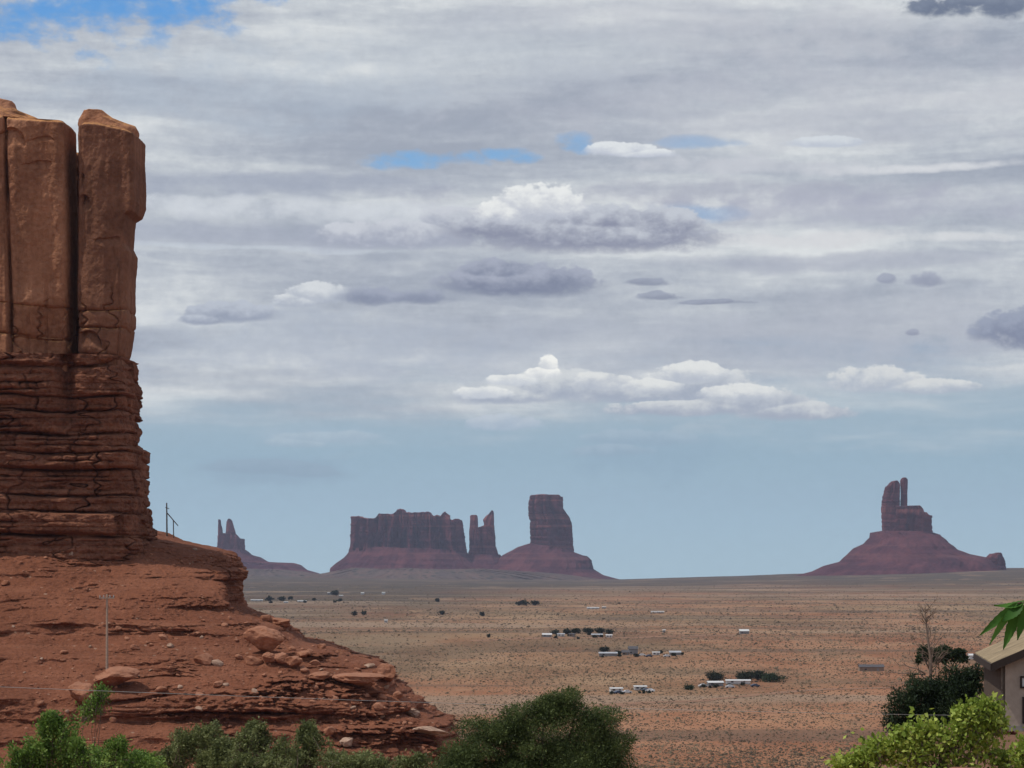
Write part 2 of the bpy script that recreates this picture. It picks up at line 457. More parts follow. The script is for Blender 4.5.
def leaf_mat(name, dark, mid, light, scale=.6):
    m, n, b = bsdf_mat(name, .6, .25)
    g = n.node('ShaderNodeNewGeometry')
    nz = n.noise(E(n, g.outputs['Position']), scale, 3, .6)
    f = E(n, g.outputs['Random Per Island']) * .65 + (nz - .5) * 1.3 + .18
    colr = n.ramp(f, [(.05, dark), (.5, mid), (.95, light)])
    n.setin(b.inputs['Base Color'], colr)
    tr = n.node('ShaderNodeBsdfTranslucent'); n.setin(tr.inputs[0], colr)
    mx = n.node('ShaderNodeMixShader'); mx.inputs[0].default_value = .3
    n.t.links.new(b.outputs[0], mx.inputs[1]); n.t.links.new(tr.outputs[0], mx.inputs[2])
    n.t.links.new(mx.outputs[0], n.t.nodes['Material Output'].inputs['Surface'])
    return m

M = {}
M['pillar'] = rock_mat('massive_red_sandstone', [(.21, .086, .045), (.32, .145, .078), (.42, .205, .118)], .09, ((.185, .080, .046), .6), .10, .55, .25, 1.0, ((.56, .27, .11), .55, .9), .35)  # orange tint on upward faces paints in the sunlit tops
M['pillar_dark'] = rock_mat('dark_red_sandstone', [(.125, .056, .034), (.185, .084, .050), (.27, .130, .078)], .09, ((.12, .052, .032), .6), .10, .65, .25, 1.0, ((.50, .24, .10), .60, .9), .35)  # darker tone of the pillar rock; orange upward tint is painted sunlight
M['bedded'] = rock_mat('bedded_red_siltstone', [(.105, .040, .024), (.17, .069, .040), (.28, .122, .072)], .20, ((.075, .029, .019), .75, (.34, .16, .095), .5), .8, .3, .35, 1.3, ((.25, .105, .058), .6, .6), .45)
M['slope'] = rock_mat('red_scree_slope', [(.100, .034, .019), (.175, .061, .032), (.275, .112, .064)], .09, ((.115, .038, .021), .7, (.33, .155, .095), .5), .9, .0, .4, 1.1, ((.19, .070, .038), .7, .45), .7, ((.38, .23, .16), .55, .12))
M['stone'] = rock_mat('fallen_sandstone_block', [(.18, .070, .038), (.28, .118, .066), (.38, .175, .105)], .5, ((.16, .066, .042), .4), 1.4, .0, .06, 2.2, ((.36, .175, .11), .55, .7), .3)
M['paleStone'] = rock_mat('pale_stone', [(.26, .16, .11), (.36, .235, .165), (.44, .31, .235)], .8, ((.3, .2, .14), .3), 1.4, .0, .05, 3.0, None, .3)
M['far_cliff'] = rock_mat('far_butte_cliff', [(.045, .012, .020), (.100, .027, .034), (.20, .062, .060)], .012, ((.045, .013, .022), .8, (.30, .11, .085), .6), .025, .9, 5, .035, None, .3)  # strong dark streaks paint in flute shading that ambient light leaves flat
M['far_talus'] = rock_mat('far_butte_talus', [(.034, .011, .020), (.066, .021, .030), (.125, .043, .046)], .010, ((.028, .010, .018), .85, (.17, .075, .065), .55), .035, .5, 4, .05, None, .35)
M['far_bench'] = rock_mat('far_bench_scrub', [(.055, .050, .045), (.085, .072, .060), (.13, .085, .068)], .008, ((.16, .075, .055), .5), .02, .0, 4, .03, None, .5, ((.05, .05, .04), .025, .35))

# ------------------------------------------------------------------ ground
def ground_z(x, y):
    x = np.asarray(x, float); y = np.asarray(y, float)
    r = np.hypot(x, y) + 1e-6
    q = x / np.maximum(np.abs(y), 1e-3)
    front = (y > 0)
    k = np.where(front, .108 - .056 * sstep(q, .135, .185), .06)
    near = 58.2 - k * np.maximum(r - 4, 0) - .0 * r
    near = np.where(r > 115, near - .06 * (r - 115) * np.where(front, sstep(q, .13, .18), 1), near)
    near = near + .35 * fbm(x / 9, y / 9, 1.1, 3) * sstep(r, 5, 30)
    px = 512 + FPX * np.clip(x / np.maximum(y, 1), -2, 2)
    plain = 1.6 * fbm(x / 420, y / 420, 4.4, 4) + .35 * fbm(x / 60, y / 60, 8.4, 3) * sstep(r, 500, 700)
    # a low swell with a sunlit crest in the middle distance
    plain = plain + 5.0 * np.exp(-((y - 1900 - .25 * x) / 130) ** 2) * sstep(px, 760, 520) * sstep(px, 100, 330)
    plain = plain + 3.0 * np.exp(-((y - 3300 + .3 * x) / 260) ** 2) * sstep(px, 1150, 800)
    rim_py = np.interp(px, [200, 620, 700, 800, 1010, 1200], [576, 579.5, 577, 574, 568, 566])
    zr = EYE - (rim_py - Y0) * 9600 / FPX
    rise = sstep(r, 4200, 9600)
    plain = plain * (1 - .0 * rise) + (zr) * rise
    plain = plain - .011 * np.maximum(r - 9700, 0) - 6.0 * sstep(r, 9700, 10500)
    plain = np.where(front, plain, 0)
    s = 5.0
    return s * np.logaddexp(near / s, plain / s) - .0

th_in = np.linspace(-R(14.5), R(14.5), 620)
th_out = np.linspace(R(14.5), 2 * np.pi - R(14.5), 90)[1:-1]
TH = np.concatenate([th_in, th_out])
RR = np.concatenate([[0.5], np.geomspace(3, 560, 130), np.geomspace(570, 9400, 330)[0:], np.linspace(9450, 10400, 24), np.geomspace(10600, 15000, 14)])
gx = RR[:, None] * np.sin(TH)[None]; gy = RR[:, None] * np.cos(TH)[None]
gz = ground_z(gx, gy)
gm, n, b = bsdf_mat('desert_ground', .97, .05)
g = n.node('ShaderNodeNewGeometry'); pos = E(n, g.outputs['Position']); x, y, z = n.sep(pos)
sc1 = n.noise(n.comb(x * .0022, y * .0011, 0.0), 1.0, 6, .6, .3)
sc2 = n.noise(n.comb(x * .012, y * .005, 2.0), 1.0, 6, .65, .3)
sc3 = n.noise(pos, .09, 5, .7)
sc4 = n.noise(pos, .35, 5, .75)
soil = n.ramp(sc2, [(.30, (.21, .088, .046)), (.46, (.30, .150, .082)), (.60, (.35, .21, .125)), (.75, (.37, .165, .085))])
grassy = n.ramp(sc2, [(.3, (.20, .145, .082)), (.6, (.31, .235, .142)), (.8, (.27, .175, .105))])
sage_shade = n.ramp(sc3, [(.3, (.042, .043, .038)), (.55, (.068, .064, .052)), (.75, (.115, .085, .062))])  # sagebrush cover, darkened and greyed to carry cloud shade and haze
c1 = n.mix(n.smooth(sc1, .42, .62) * .65, soil, grassy)
# red bare soil close by, grass in the middle, far off sagebrush with cloud shade painted in
c1 = n.mix(n.smooth(y + (sc1 - .5) * 2600.0 - x * .6, 1900.0, 650.0) * .72, c1, n.ramp(sc2, [(.36, (.21, .078, .040)), (.52, (.33, .135, .070)), (.66, (.40, .19, .105))]))
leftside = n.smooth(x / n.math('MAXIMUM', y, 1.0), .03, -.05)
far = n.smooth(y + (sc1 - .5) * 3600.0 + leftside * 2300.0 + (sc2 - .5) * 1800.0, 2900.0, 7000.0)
c1 = n.mix(far * .92, c1, sage_shade)
patch = n.noise(n.comb(x * .006 + (sc1 - .5) * 3.0, y * .0022, 11.0), 1.0, 6, .68)
c1 = n.mix(n.smooth(patch, .50, .60) * .55, c1, (.135, .098, .062))
c1 = n.mix(n.smooth(patch, .44, .36) * .5, c1, (.40, .25, .15))
strk = n.noise(n.comb(x * .0009, y * .0045, 5.0), 1.0, 4, .55)
c1 = n.mix(n.smooth(strk, .55, .63) * .7, c1, (.30, .215, .15))
c1 = n.mix(n.smooth(strk, .46, .38) * .6, c1, (.11, .08, .06))
c1 = n.mix(n.smooth(sc4, .55, .70) * .45 * (1.0 - far), c1, (.095, .07, .048))
c1 = n.mix(n.smooth(sc3, .52, .66) * .4, c1, (.15, .10, .07))
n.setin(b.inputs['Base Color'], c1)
bp = n.node('ShaderNodeBump'); bp.inputs['Distance'].default_value = .5
n.setin(bp.inputs['Height'], sc3 * 3.0 + sc4); n.t.links.new(bp.outputs[0], b.inputs['Normal'])
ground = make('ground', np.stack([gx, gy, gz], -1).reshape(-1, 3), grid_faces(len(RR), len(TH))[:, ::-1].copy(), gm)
ground['kind'] = 'structure'

def gnd(px, py):
    """the place on the plain that the photo shows at a pixel"""
    ys = np.geomspace(560, 9600, 4000); xs = (px - CX) / FPX * ys
    zs = ground_z(xs, ys); ray = EYE - (py - Y0) / FPX * ys
    hit = np.nonzero(ray < zs)[0]
    i = hit[0] if len(hit) else len(ys) - 1
    return float(xs[i]), float(ys[i]), float(zs[i])

# ------------------------------------------------------------------ far buttes
def far_disp(amp, hs, vs, seed, strat=0.0, top_keep=True):
    def f(X, Y, Z, s, t, Nx, Ny):
        d = 1.5 * amp * (1 - np.abs(fbm(s / hs, seed, Z / (hs * vs), 4, .55)) * 2.2) + .8 * amp * np.tanh(6 * pnoise(s / (hs * .8), seed + 9, Z / 600)) + amp * .5 * fbm(s / (hs * .3), seed + 5, Z / (hs * vs * .4), 3)
        d = d - amp * 1.0
        if strat: d = d + strat * (pnoise(Z / 14.0, seed, s / 700) + .6 * np.sign(pnoise(Z / 9.0, seed + 2, s / 500)))
        d = d * (0.35 + .65 * np.abs(Ny) ** .7)        # keep the outline close to the measured one
        return d
    return f
def talus_disp(amp, hs, seed):
    def f(X, Y, Z, s, t, Nx, Ny):
        fan = (.3 + .7 * (1 - t)) 
        g_ = amp * fan * (1 - 2.2 * np.abs(pnoise(s / hs, seed, Z / 900))) + amp * .45 * fbm(s / (hs * .35), seed + 3, Z / 60, 4)
        lay = amp * .45 * np.tanh(3 * pnoise(Z / 22.0, seed, s / 900)) * (.5 + .5 * pnoise(s / 260, Z / 90, seed))
        return (g_ - amp * .3 + lay) * (.15 + .85 * np.abs(Ny) ** .7)
    return f

# right butte
D1 = 8500.0
b_r = thing('butte', 'tall red butte with twin summit spires on a wide cone of scree', 'butte', (at(907, 570, D1)[0], D1, 20), group='buttes on the horizon')
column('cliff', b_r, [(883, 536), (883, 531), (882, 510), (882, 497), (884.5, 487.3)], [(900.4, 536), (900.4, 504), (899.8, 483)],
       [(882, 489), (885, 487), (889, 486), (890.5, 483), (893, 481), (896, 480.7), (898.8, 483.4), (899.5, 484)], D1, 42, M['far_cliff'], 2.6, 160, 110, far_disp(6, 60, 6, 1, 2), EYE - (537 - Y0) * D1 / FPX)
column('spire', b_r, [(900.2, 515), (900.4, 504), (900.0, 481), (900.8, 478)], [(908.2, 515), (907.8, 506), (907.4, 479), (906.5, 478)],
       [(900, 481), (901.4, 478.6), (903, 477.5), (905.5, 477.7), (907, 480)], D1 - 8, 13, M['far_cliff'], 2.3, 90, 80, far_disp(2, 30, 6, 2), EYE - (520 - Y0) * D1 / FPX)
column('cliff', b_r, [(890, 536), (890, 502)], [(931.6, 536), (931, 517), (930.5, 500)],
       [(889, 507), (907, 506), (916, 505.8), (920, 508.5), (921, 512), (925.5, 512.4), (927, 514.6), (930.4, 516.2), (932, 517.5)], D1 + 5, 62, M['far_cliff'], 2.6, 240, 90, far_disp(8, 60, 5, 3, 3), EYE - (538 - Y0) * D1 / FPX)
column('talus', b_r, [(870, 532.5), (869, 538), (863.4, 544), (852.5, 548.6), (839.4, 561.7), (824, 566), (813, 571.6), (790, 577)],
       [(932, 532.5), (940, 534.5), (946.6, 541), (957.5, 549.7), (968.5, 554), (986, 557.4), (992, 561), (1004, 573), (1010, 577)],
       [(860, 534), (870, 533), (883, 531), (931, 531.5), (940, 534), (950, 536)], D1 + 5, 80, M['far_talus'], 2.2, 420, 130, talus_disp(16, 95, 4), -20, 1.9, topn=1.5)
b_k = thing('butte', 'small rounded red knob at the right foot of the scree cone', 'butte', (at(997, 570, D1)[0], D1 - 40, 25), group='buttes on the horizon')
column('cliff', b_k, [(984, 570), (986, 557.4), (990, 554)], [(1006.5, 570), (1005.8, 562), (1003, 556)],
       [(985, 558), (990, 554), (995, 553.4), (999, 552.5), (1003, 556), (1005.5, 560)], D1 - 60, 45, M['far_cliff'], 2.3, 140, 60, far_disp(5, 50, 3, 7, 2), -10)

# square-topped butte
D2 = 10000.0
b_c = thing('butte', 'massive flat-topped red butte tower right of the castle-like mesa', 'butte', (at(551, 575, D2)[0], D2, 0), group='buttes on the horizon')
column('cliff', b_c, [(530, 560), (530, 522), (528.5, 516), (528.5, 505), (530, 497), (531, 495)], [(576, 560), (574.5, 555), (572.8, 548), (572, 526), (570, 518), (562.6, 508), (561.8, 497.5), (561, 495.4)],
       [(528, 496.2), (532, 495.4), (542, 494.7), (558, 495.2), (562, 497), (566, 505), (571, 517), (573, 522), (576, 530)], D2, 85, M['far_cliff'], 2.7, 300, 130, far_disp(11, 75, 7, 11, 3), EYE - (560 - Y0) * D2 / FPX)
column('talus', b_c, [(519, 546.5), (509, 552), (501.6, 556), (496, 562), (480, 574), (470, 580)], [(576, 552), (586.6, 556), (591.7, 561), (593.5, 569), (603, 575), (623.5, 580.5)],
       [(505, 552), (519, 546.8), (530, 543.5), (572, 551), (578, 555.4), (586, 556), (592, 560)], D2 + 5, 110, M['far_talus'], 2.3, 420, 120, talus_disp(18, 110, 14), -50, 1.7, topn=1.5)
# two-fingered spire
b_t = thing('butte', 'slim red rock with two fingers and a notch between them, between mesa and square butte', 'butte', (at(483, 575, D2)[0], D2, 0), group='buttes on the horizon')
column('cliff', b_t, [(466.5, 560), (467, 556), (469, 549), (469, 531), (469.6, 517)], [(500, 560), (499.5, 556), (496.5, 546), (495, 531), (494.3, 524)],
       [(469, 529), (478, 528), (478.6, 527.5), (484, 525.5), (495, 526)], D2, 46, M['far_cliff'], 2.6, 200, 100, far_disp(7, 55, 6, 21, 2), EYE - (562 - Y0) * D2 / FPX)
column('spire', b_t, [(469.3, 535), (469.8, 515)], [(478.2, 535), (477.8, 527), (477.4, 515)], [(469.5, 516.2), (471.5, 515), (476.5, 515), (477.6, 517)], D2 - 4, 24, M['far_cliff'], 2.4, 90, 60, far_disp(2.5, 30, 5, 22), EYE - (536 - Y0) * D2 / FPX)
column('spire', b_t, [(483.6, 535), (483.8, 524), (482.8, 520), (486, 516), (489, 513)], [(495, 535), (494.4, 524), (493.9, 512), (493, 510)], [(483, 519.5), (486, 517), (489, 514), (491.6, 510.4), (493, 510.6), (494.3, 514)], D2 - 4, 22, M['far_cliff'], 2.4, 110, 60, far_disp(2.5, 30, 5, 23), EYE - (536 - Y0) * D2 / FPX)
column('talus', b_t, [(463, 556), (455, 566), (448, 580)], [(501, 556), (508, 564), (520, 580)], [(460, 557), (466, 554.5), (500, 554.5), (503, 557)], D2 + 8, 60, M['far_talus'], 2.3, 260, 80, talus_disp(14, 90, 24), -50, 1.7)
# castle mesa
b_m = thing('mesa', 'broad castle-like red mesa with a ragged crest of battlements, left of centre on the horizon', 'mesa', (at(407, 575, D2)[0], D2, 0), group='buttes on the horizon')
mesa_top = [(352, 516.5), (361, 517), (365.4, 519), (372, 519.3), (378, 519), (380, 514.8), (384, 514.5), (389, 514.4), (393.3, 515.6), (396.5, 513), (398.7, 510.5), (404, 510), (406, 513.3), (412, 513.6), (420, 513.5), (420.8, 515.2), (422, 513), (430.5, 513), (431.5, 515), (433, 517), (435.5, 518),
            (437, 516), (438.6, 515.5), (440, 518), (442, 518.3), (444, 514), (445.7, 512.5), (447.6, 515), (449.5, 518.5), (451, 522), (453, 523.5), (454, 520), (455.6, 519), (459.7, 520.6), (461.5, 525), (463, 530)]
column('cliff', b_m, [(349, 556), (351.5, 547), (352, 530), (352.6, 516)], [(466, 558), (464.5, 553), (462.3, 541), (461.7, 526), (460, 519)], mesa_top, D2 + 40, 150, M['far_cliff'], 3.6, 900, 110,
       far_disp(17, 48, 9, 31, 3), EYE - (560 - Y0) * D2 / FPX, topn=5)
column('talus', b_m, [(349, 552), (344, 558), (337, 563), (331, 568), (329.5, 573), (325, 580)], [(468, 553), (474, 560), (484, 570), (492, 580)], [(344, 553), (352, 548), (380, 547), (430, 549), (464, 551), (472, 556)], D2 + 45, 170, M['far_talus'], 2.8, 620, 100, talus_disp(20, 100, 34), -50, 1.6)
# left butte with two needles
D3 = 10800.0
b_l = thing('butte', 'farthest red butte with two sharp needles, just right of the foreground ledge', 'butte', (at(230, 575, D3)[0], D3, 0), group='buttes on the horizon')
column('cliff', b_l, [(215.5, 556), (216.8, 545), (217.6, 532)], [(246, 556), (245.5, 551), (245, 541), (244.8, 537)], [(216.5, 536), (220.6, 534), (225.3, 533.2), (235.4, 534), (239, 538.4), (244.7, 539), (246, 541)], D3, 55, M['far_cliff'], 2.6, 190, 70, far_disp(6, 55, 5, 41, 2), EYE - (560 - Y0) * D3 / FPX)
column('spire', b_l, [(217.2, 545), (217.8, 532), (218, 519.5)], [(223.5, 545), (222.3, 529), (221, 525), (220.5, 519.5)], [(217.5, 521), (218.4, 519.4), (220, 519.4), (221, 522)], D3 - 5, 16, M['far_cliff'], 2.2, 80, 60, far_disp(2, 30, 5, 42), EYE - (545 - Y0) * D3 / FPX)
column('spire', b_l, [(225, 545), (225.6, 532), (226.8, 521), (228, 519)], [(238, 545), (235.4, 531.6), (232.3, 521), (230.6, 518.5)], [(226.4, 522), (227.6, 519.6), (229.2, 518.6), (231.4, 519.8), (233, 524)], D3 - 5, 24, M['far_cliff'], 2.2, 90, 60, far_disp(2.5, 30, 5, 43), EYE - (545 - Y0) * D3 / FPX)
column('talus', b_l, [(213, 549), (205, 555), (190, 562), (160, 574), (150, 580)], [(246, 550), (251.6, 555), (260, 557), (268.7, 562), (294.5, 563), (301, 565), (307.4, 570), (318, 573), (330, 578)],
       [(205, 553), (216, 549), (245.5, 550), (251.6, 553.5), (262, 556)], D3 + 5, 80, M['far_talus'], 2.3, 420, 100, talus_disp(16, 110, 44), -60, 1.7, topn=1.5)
# grey-green benches of broken ground at the foot of the mesas
def hills_bench(L, Rr, top, Yc, seed):
    o = column('hills', None, L, Rr, top, Yc, 160, M['far_bench'], 2.4, 600, 50, talus_disp(22, 70, seed), -60, 4.0, topn=3)
    o['kind'] = 'structure'
hills_bench([(345, 569), (325, 573), (300, 577), (290, 581)], [(520, 570), (560, 574), (600, 579), (610, 581)], [(340, 570), (352, 568), (380, 569.5), (410, 568.5), (440, 570), (480, 569), (520, 571.5), (560, 574), (600, 578)], 9300.0, 51)
hills_bench([(246, 569), (230, 572), (200, 578)], [(300, 571), (318, 574), (335, 578)], [(200, 570), (246, 569), (280, 570), (300, 571.5), (330, 575)], 9900.0, 53)

# ------------------------------------------------------------------ near cliff: two pillars on a bedded base, and the hillside under it
YP = 340.0
cliff = thing('cliff', 'sheer red sandstone cliff of massive pillars split by a dark crack, at the left edge', 'cliff', (at(60, 530, YP)[0], YP, 64))
def pillar_disp(seed, blocky_py=310):
    zb_ = EYE - (blocky_py - Y0) * YP / FPX
    def f(X, Y, Z, s, t, Nx, Ny):
        d = .7 * fbm(X / 16 + seed, Y / 16, Z / 40, 3) + .20 * fbm(X / 3 + seed, Y / 3, Z / 7, 4) + .07 * fbm(X / .8, Y / .8, Z / .9, 3)
        wz = Z + 3 * pnoise(X / 6, seed, Z / 9)
        d = d + .26 * np.tanh(8 * pnoise(X / 4.5 + .08 * pnoise(wz / 5, 1, seed), seed + .3, Z / 90)) + .12 * np.tanh(9 * pnoise(X / 2.0, seed + 8, wz / 14)) * sstep(pnoise(X / 7, seed, Z / 9), .0, .3)
        for (cx0, ca, cw, cz0, cz1) in CR.get(seed, []):
            xq = at(cx0, 0, YP - 9)[0] + ca * (Z - 90) / 30 + .35 * pnoise(Z / 6, cx0, 1)
            d = d - cw * np.exp(-((X - xq) / .22) ** 2) * sstep(Z, cz0, cz0 + 2) * sstep(Z, cz1, cz1 - 3)
        if seed == 61:                                   # the open joint that sets off the leftmost buttress
            xq = np.interp(Z, [85, 95, 112, 126], [at(12.5, 0, YP - 9)[0], at(11, 0, YP - 9)[0], at(6, 0, YP - 9)[0], at(3, 0, YP - 9)[0]])
            d = d - 1.5 * np.exp(-((X - xq) / .20) ** 2) * (.35 + .65 * sstep(pnoise(Z / 5, 4.4, 1.1), -.3, .3)) + .9 * sstep(X, xq, xq - .6) * sstep(Z, 113, 110)
        # spalled scoops with a sharp upper rim
        for (sx, pz, rx, rz_, dep) in SC.get(seed, []):
            a = (X + .5 * pnoise(X / 2, Z / 2, 9) - at(sx, 0, YP)[0]) / rx; zc = EYE - (pz - Y0) * YP / FPX; b_ = (Z + .6 * pnoise(X / 2.5, Z / 2.5, 4) - zc) / rz_
            rr = a * a + b_ * b_
            d = d - dep * sstep(rr, 1.0, .86) * np.clip(.25 + b_, 0, 1) * np.maximum(-Ny, 0)
        low_ = sstep(Z, zb_ + 3, zb_ - 3)
        d = d + low_ * strata(s, Z, 3.4, 4.6, seed + 2, .5, .35, 1.0)
        top_ = sstep(t, .982, 1.0); d = d - .6 * top_ ** 2
        return d * (.45 + .55 * np.abs(Ny))
    return f
CR = {61: [(45, .6, .35, 76, 100), (28, -.5, .25, 80, 96)], 62: [(118, .4, .25, 84, 104), (104, -.3, .3, 76, 92)]}
SC = {61: [(22, 155, 2.2, 2.2, .8), (53, 152, 2.2, .7, .25), (50, 176, 2.0, .7, .25)],
      62: [(92, 216, 1.2, 2.0, 1.1), (90, 196, .7, 2.0, .5), (121, 252, 2.2, 1.2, .3), (97, 350, 2.4, 1.8, .8)]}
zP = EYE - (362 - Y0) * YP / FPX
column('pillar', cliff, [(-420, 370), (-420, 90)], [(77.5, 370), (77.4, 300), (76.5, 240), (74.2, 160), (73.8, 119)],
       [(-420, 106), (-60, 110), (0, 113.5), (30, 117.2), (53, 117.8), (73.4, 119.5), (78, 121)], YP - 4, 5, M['pillar'], 14.0, 1500, 520, pillar_disp(61), zP - 2, frontbias=6, topn=.25)
column('caprock', cliff, [(-420, 150), (-420, 90)], [(46, 150), (44, 122), (34, 117), (19, 111), (14, 103), (12.5, 100)], [(-420, 82), (-60, 92), (-4, 98.5), (2, 98.8), (12.5, 101), (16, 106), (19, 111), (30, 116), (36, 118)],
       YP - 3, 1.2, M['pillar'], 4.0, 700, 60, lambda X, Y, Z, s, t, Nx, Ny: .3 * fbm(X / 3, Y / 3, Z / 2, 4), EYE - (145 - Y0) * YP / FPX, dslope=.55, topn=.2)
column('pillar', cliff, [(78, 370), (77.5, 300), (77.5, 200), (75.8, 140), (77, 124)], [(131, 362), (133.5, 345), (137, 325), (136.5, 300), (137.5, 255), (134.4, 247), (135.6, 219), (140.6, 215), (143, 205), (142.6, 140), (142, 133)],
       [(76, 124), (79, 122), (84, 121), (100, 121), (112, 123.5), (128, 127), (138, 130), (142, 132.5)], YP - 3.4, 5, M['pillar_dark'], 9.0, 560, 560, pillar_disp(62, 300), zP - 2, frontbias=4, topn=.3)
column('caprock', cliff, [(80, 160), (79, 128), (79, 121), (83, 112), (84, 109)], [(139, 160), (139, 132), (136, 127), (124, 123), (112, 118), (108, 113), (104, 109)], [(76, 124), (78, 120.6), (80, 115), (83, 111), (90.6, 109), (103, 109.7), (108, 114), (112.5, 119), (124, 123), (137.5, 127.5), (142, 131)],
       YP - 2.6, 1.2, M['pillar'], 3.4, 240, 60, lambda X, Y, Z, s, t, Nx, Ny: .25 * fbm(X / 2.4, Y / 2.4, Z / 1.6, 4), EYE - (156 - Y0) * YP / FPX, dslope=.50, topn=.2)
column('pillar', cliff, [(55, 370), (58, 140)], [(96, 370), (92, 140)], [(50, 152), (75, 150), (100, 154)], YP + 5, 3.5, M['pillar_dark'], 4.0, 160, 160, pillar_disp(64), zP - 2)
def base_disp(X, Y, Z, s, t, Nx, Ny):
    zz = Z
    d = strata(s, zz, 3.0, 6.5, 71, 1.25, .75, 1.0) + (.25 + .9 * sstep(fbm(s / 9, Z / 5, 6.6, 3), -.1, .35)) * strata(s, zz, 1.0, 2.6, 72, .6, .38, .5) + .9 * fbm(X / 12, Y / 12, Z / 30, 3) + .35 * fbm(s / 2.2, Y / 2.2, Z / 1.4, 4) + .12 * fbm(X / .7, Y / .7, Z / .5, 3)
    # the crack carries on down through the beds
    xc = at(67, 0, YP - 9)[0] + .8 * pnoise(Z / 4, 1.5, 2.5)
    fade = sstep(Z, 76, 84)
    d = d - fade * 2.6 * np.exp(-((X - xc) / 1.05) ** 2) * np.maximum(-Ny, 0)
    return d * (.45 + .55 * np.abs(Ny))
column('bedded_base', cliff, [(-430, 545), (-425, 352)], [(155, 545), (153, 525), (152, 500), (151, 479), (149.4, 472), (148.4, 451), (142.5, 446), (145.5, 432), (143.8, 422), (144, 400), (138, 376), (137.5, 361), (131, 356), (129, 353)],
       [(-430, 352), (60, 353), (134, 354)], YP, 10.5, M['bedded'], 9.0, 1500, 620, base_disp, EYE - (560 - Y0) * YP / FPX, frontbias=9, ncap=6)

# hillside
SIL = [(140, 526), (158, 531.5), (166, 533), (180, 540), (200, 545), (220, 549), (232, 552), (239, 557), (242.5, 565), (244, 578), (240.5, 590), (240, 598), (247, 607), (255, 612), (264, 616), (285, 624), (297, 633), (305, 641), (330, 646), (348, 652), (362, 656),
       (378, 661), (388, 667), (392, 675), (396, 682), (408, 689), (416, 697), (422, 706), (432, 712), (444, 720), (452, 732), (460, 750), (468, 768), (520, 860), (560, 930)]
XC, YC = -150.0, 372.0
zl = np.concatenate([np.linspace(2, 30, 30)[:-1], np.linspace(30, 67, 560)])
def yf(z):
    return np.interp(z, [0, 30, 36, 40.8, 41.2, 43.6, 44.2, 51.0, 51.3, 52.3, 56, 60, 62.5, 64.2, 65, 66, 67],
                        [205, 262, 273, 284.5, 284.2, 285.5, 288, 305, 304.8, 308, 316, 322.5, 326, 328.5, 335, 345, 358])
yc_z = lambda z: np.interp(z, [0, 30, 45, 55, 62, 67], [280, 292, 308, 326, 350, 372])
nuh = 1500
ux, uy = super_ring(nuh, 2.7, 5.0)
# only a fine sampling of the part the photo can see: the right front quarter
sp = [q[1] for q in SIL]; sx_ = [q[0] for q in SIL]
a = np.full(len(zl), 90.0); YCz = yc_z(zl); bdep = YCz - yf(zl); uyb = np.where(uy < 0, uy, 0)[None]; uyf = np.where(uy >= 0, uy, 0)[None] * 110.0; ysil = np.full(len(zl), 340.0)
for _ in range(14):
    py_ = Y0 - (zl - EYE) * FPX / ysil
    tr = (np.interp(py_, sp, sx_) - CX) / FPX
    X = XC + a[:, None] * ux[None]; Y = YCz[:, None] + bdep[:, None] * uyb + uyf
    q = X / Y; i = q.argmax(1)
    a = a + (tr - q.max(1)) * 340; ysil = .5 * ysil + .5 * Y[np.arange(len(zl)), i]
X = XC + a[:, None] * ux[None]; Y = YCz[:, None] + bdep[:, None] * uyb + uyf; Z = np.repeat(zl[:, None], nuh, 1)
Tx = np.roll(X, -1, 1) - np.roll(X, 1, 1); Ty = np.roll(Y, -1, 1) - np.roll(Y, 1, 1); ln = np.hypot(Tx, Ty); Nx, Ny = Ty / ln, -Tx / ln
s = np.cumsum(np.hypot(np.diff(X, axis=1, prepend=X[:, :1]), np.diff(Y, axis=1, prepend=Y[:, :1])), 1)[300][None].repeat(len(zl), 0)
s = X * .8 + Y * .6
led = np.zeros_like(Z)
# how rocky each level is
m = .18 + .75 * sstep(fbm(X / 22, Y / 22, Z / 9, 3), .05, .45)
edge = sstep(X, at(150, 0, 320)[0], at(235, 0, 320)[0])
pxX = CX + FPX * X / 322.0
zlo = np.interp(pxX, [40, 150, 200, 240], [60.9, 59.9, 57.6, 55.4]) + .5 * pnoise(X / 5, Y / 5, 3.3)
mA = sstep(Z, zlo - .25, zlo + .25) * sstep(Z, 62.6, 61.6) * (.25 + .75 * edge)
xC = sstep(X, at(70, 0, 292)[0], at(150, 0, 292)[0])
zlc = 41.4 + .5 * pnoise(X / 6, Y / 6, 5.3)
mC = sstep(Z, zlc - .2, zlc + .2) * sstep(Z, 44.3, 43.6) * xC
mR = sstep(X, at(250, 0, 300)[0], at(350, 0, 300)[0]) * sstep(Z, 53, 48)
m = np.clip(np.maximum.reduce([m * .5, mA, mC, mR * .65]), 0, 1)
d = m * (1.25 * strata(s, Z, 1.5, 3.6, 81, .9, .75, 1.6) + .55 * strata(s, Z, .55, 1.5, 82, .45, .4, .6))
d = d + 1.3 * fbm(X / 20, Y / 20, Z / 14, 3) + .75 * fbm(X / 4.5, Y / 4.5, Z / 2.6, 4)
rub = sstep(fbm(X / 13, Y / 13, Z / 8, 3), -.15, .45) * (.22 + 1.1 * sstep(pxX, 150, 330))
cell = np.abs(pnoise(X / 1.3, Y / 1.3, Z / .8)) + .6 * np.abs(pnoise(X / .6, Y / .6, Z / .4))
d = d + rub * (1.9 * cell + .7 * fbm(X / 1.2, Y / 1.2, Z / .6, 4)) + .14 * fbm(X / 1.1, Y / 1.1, Z / .6, 4)
d = d + (1.9 * mA * edge + .9 * mC) * np.abs(Ny) ** 2
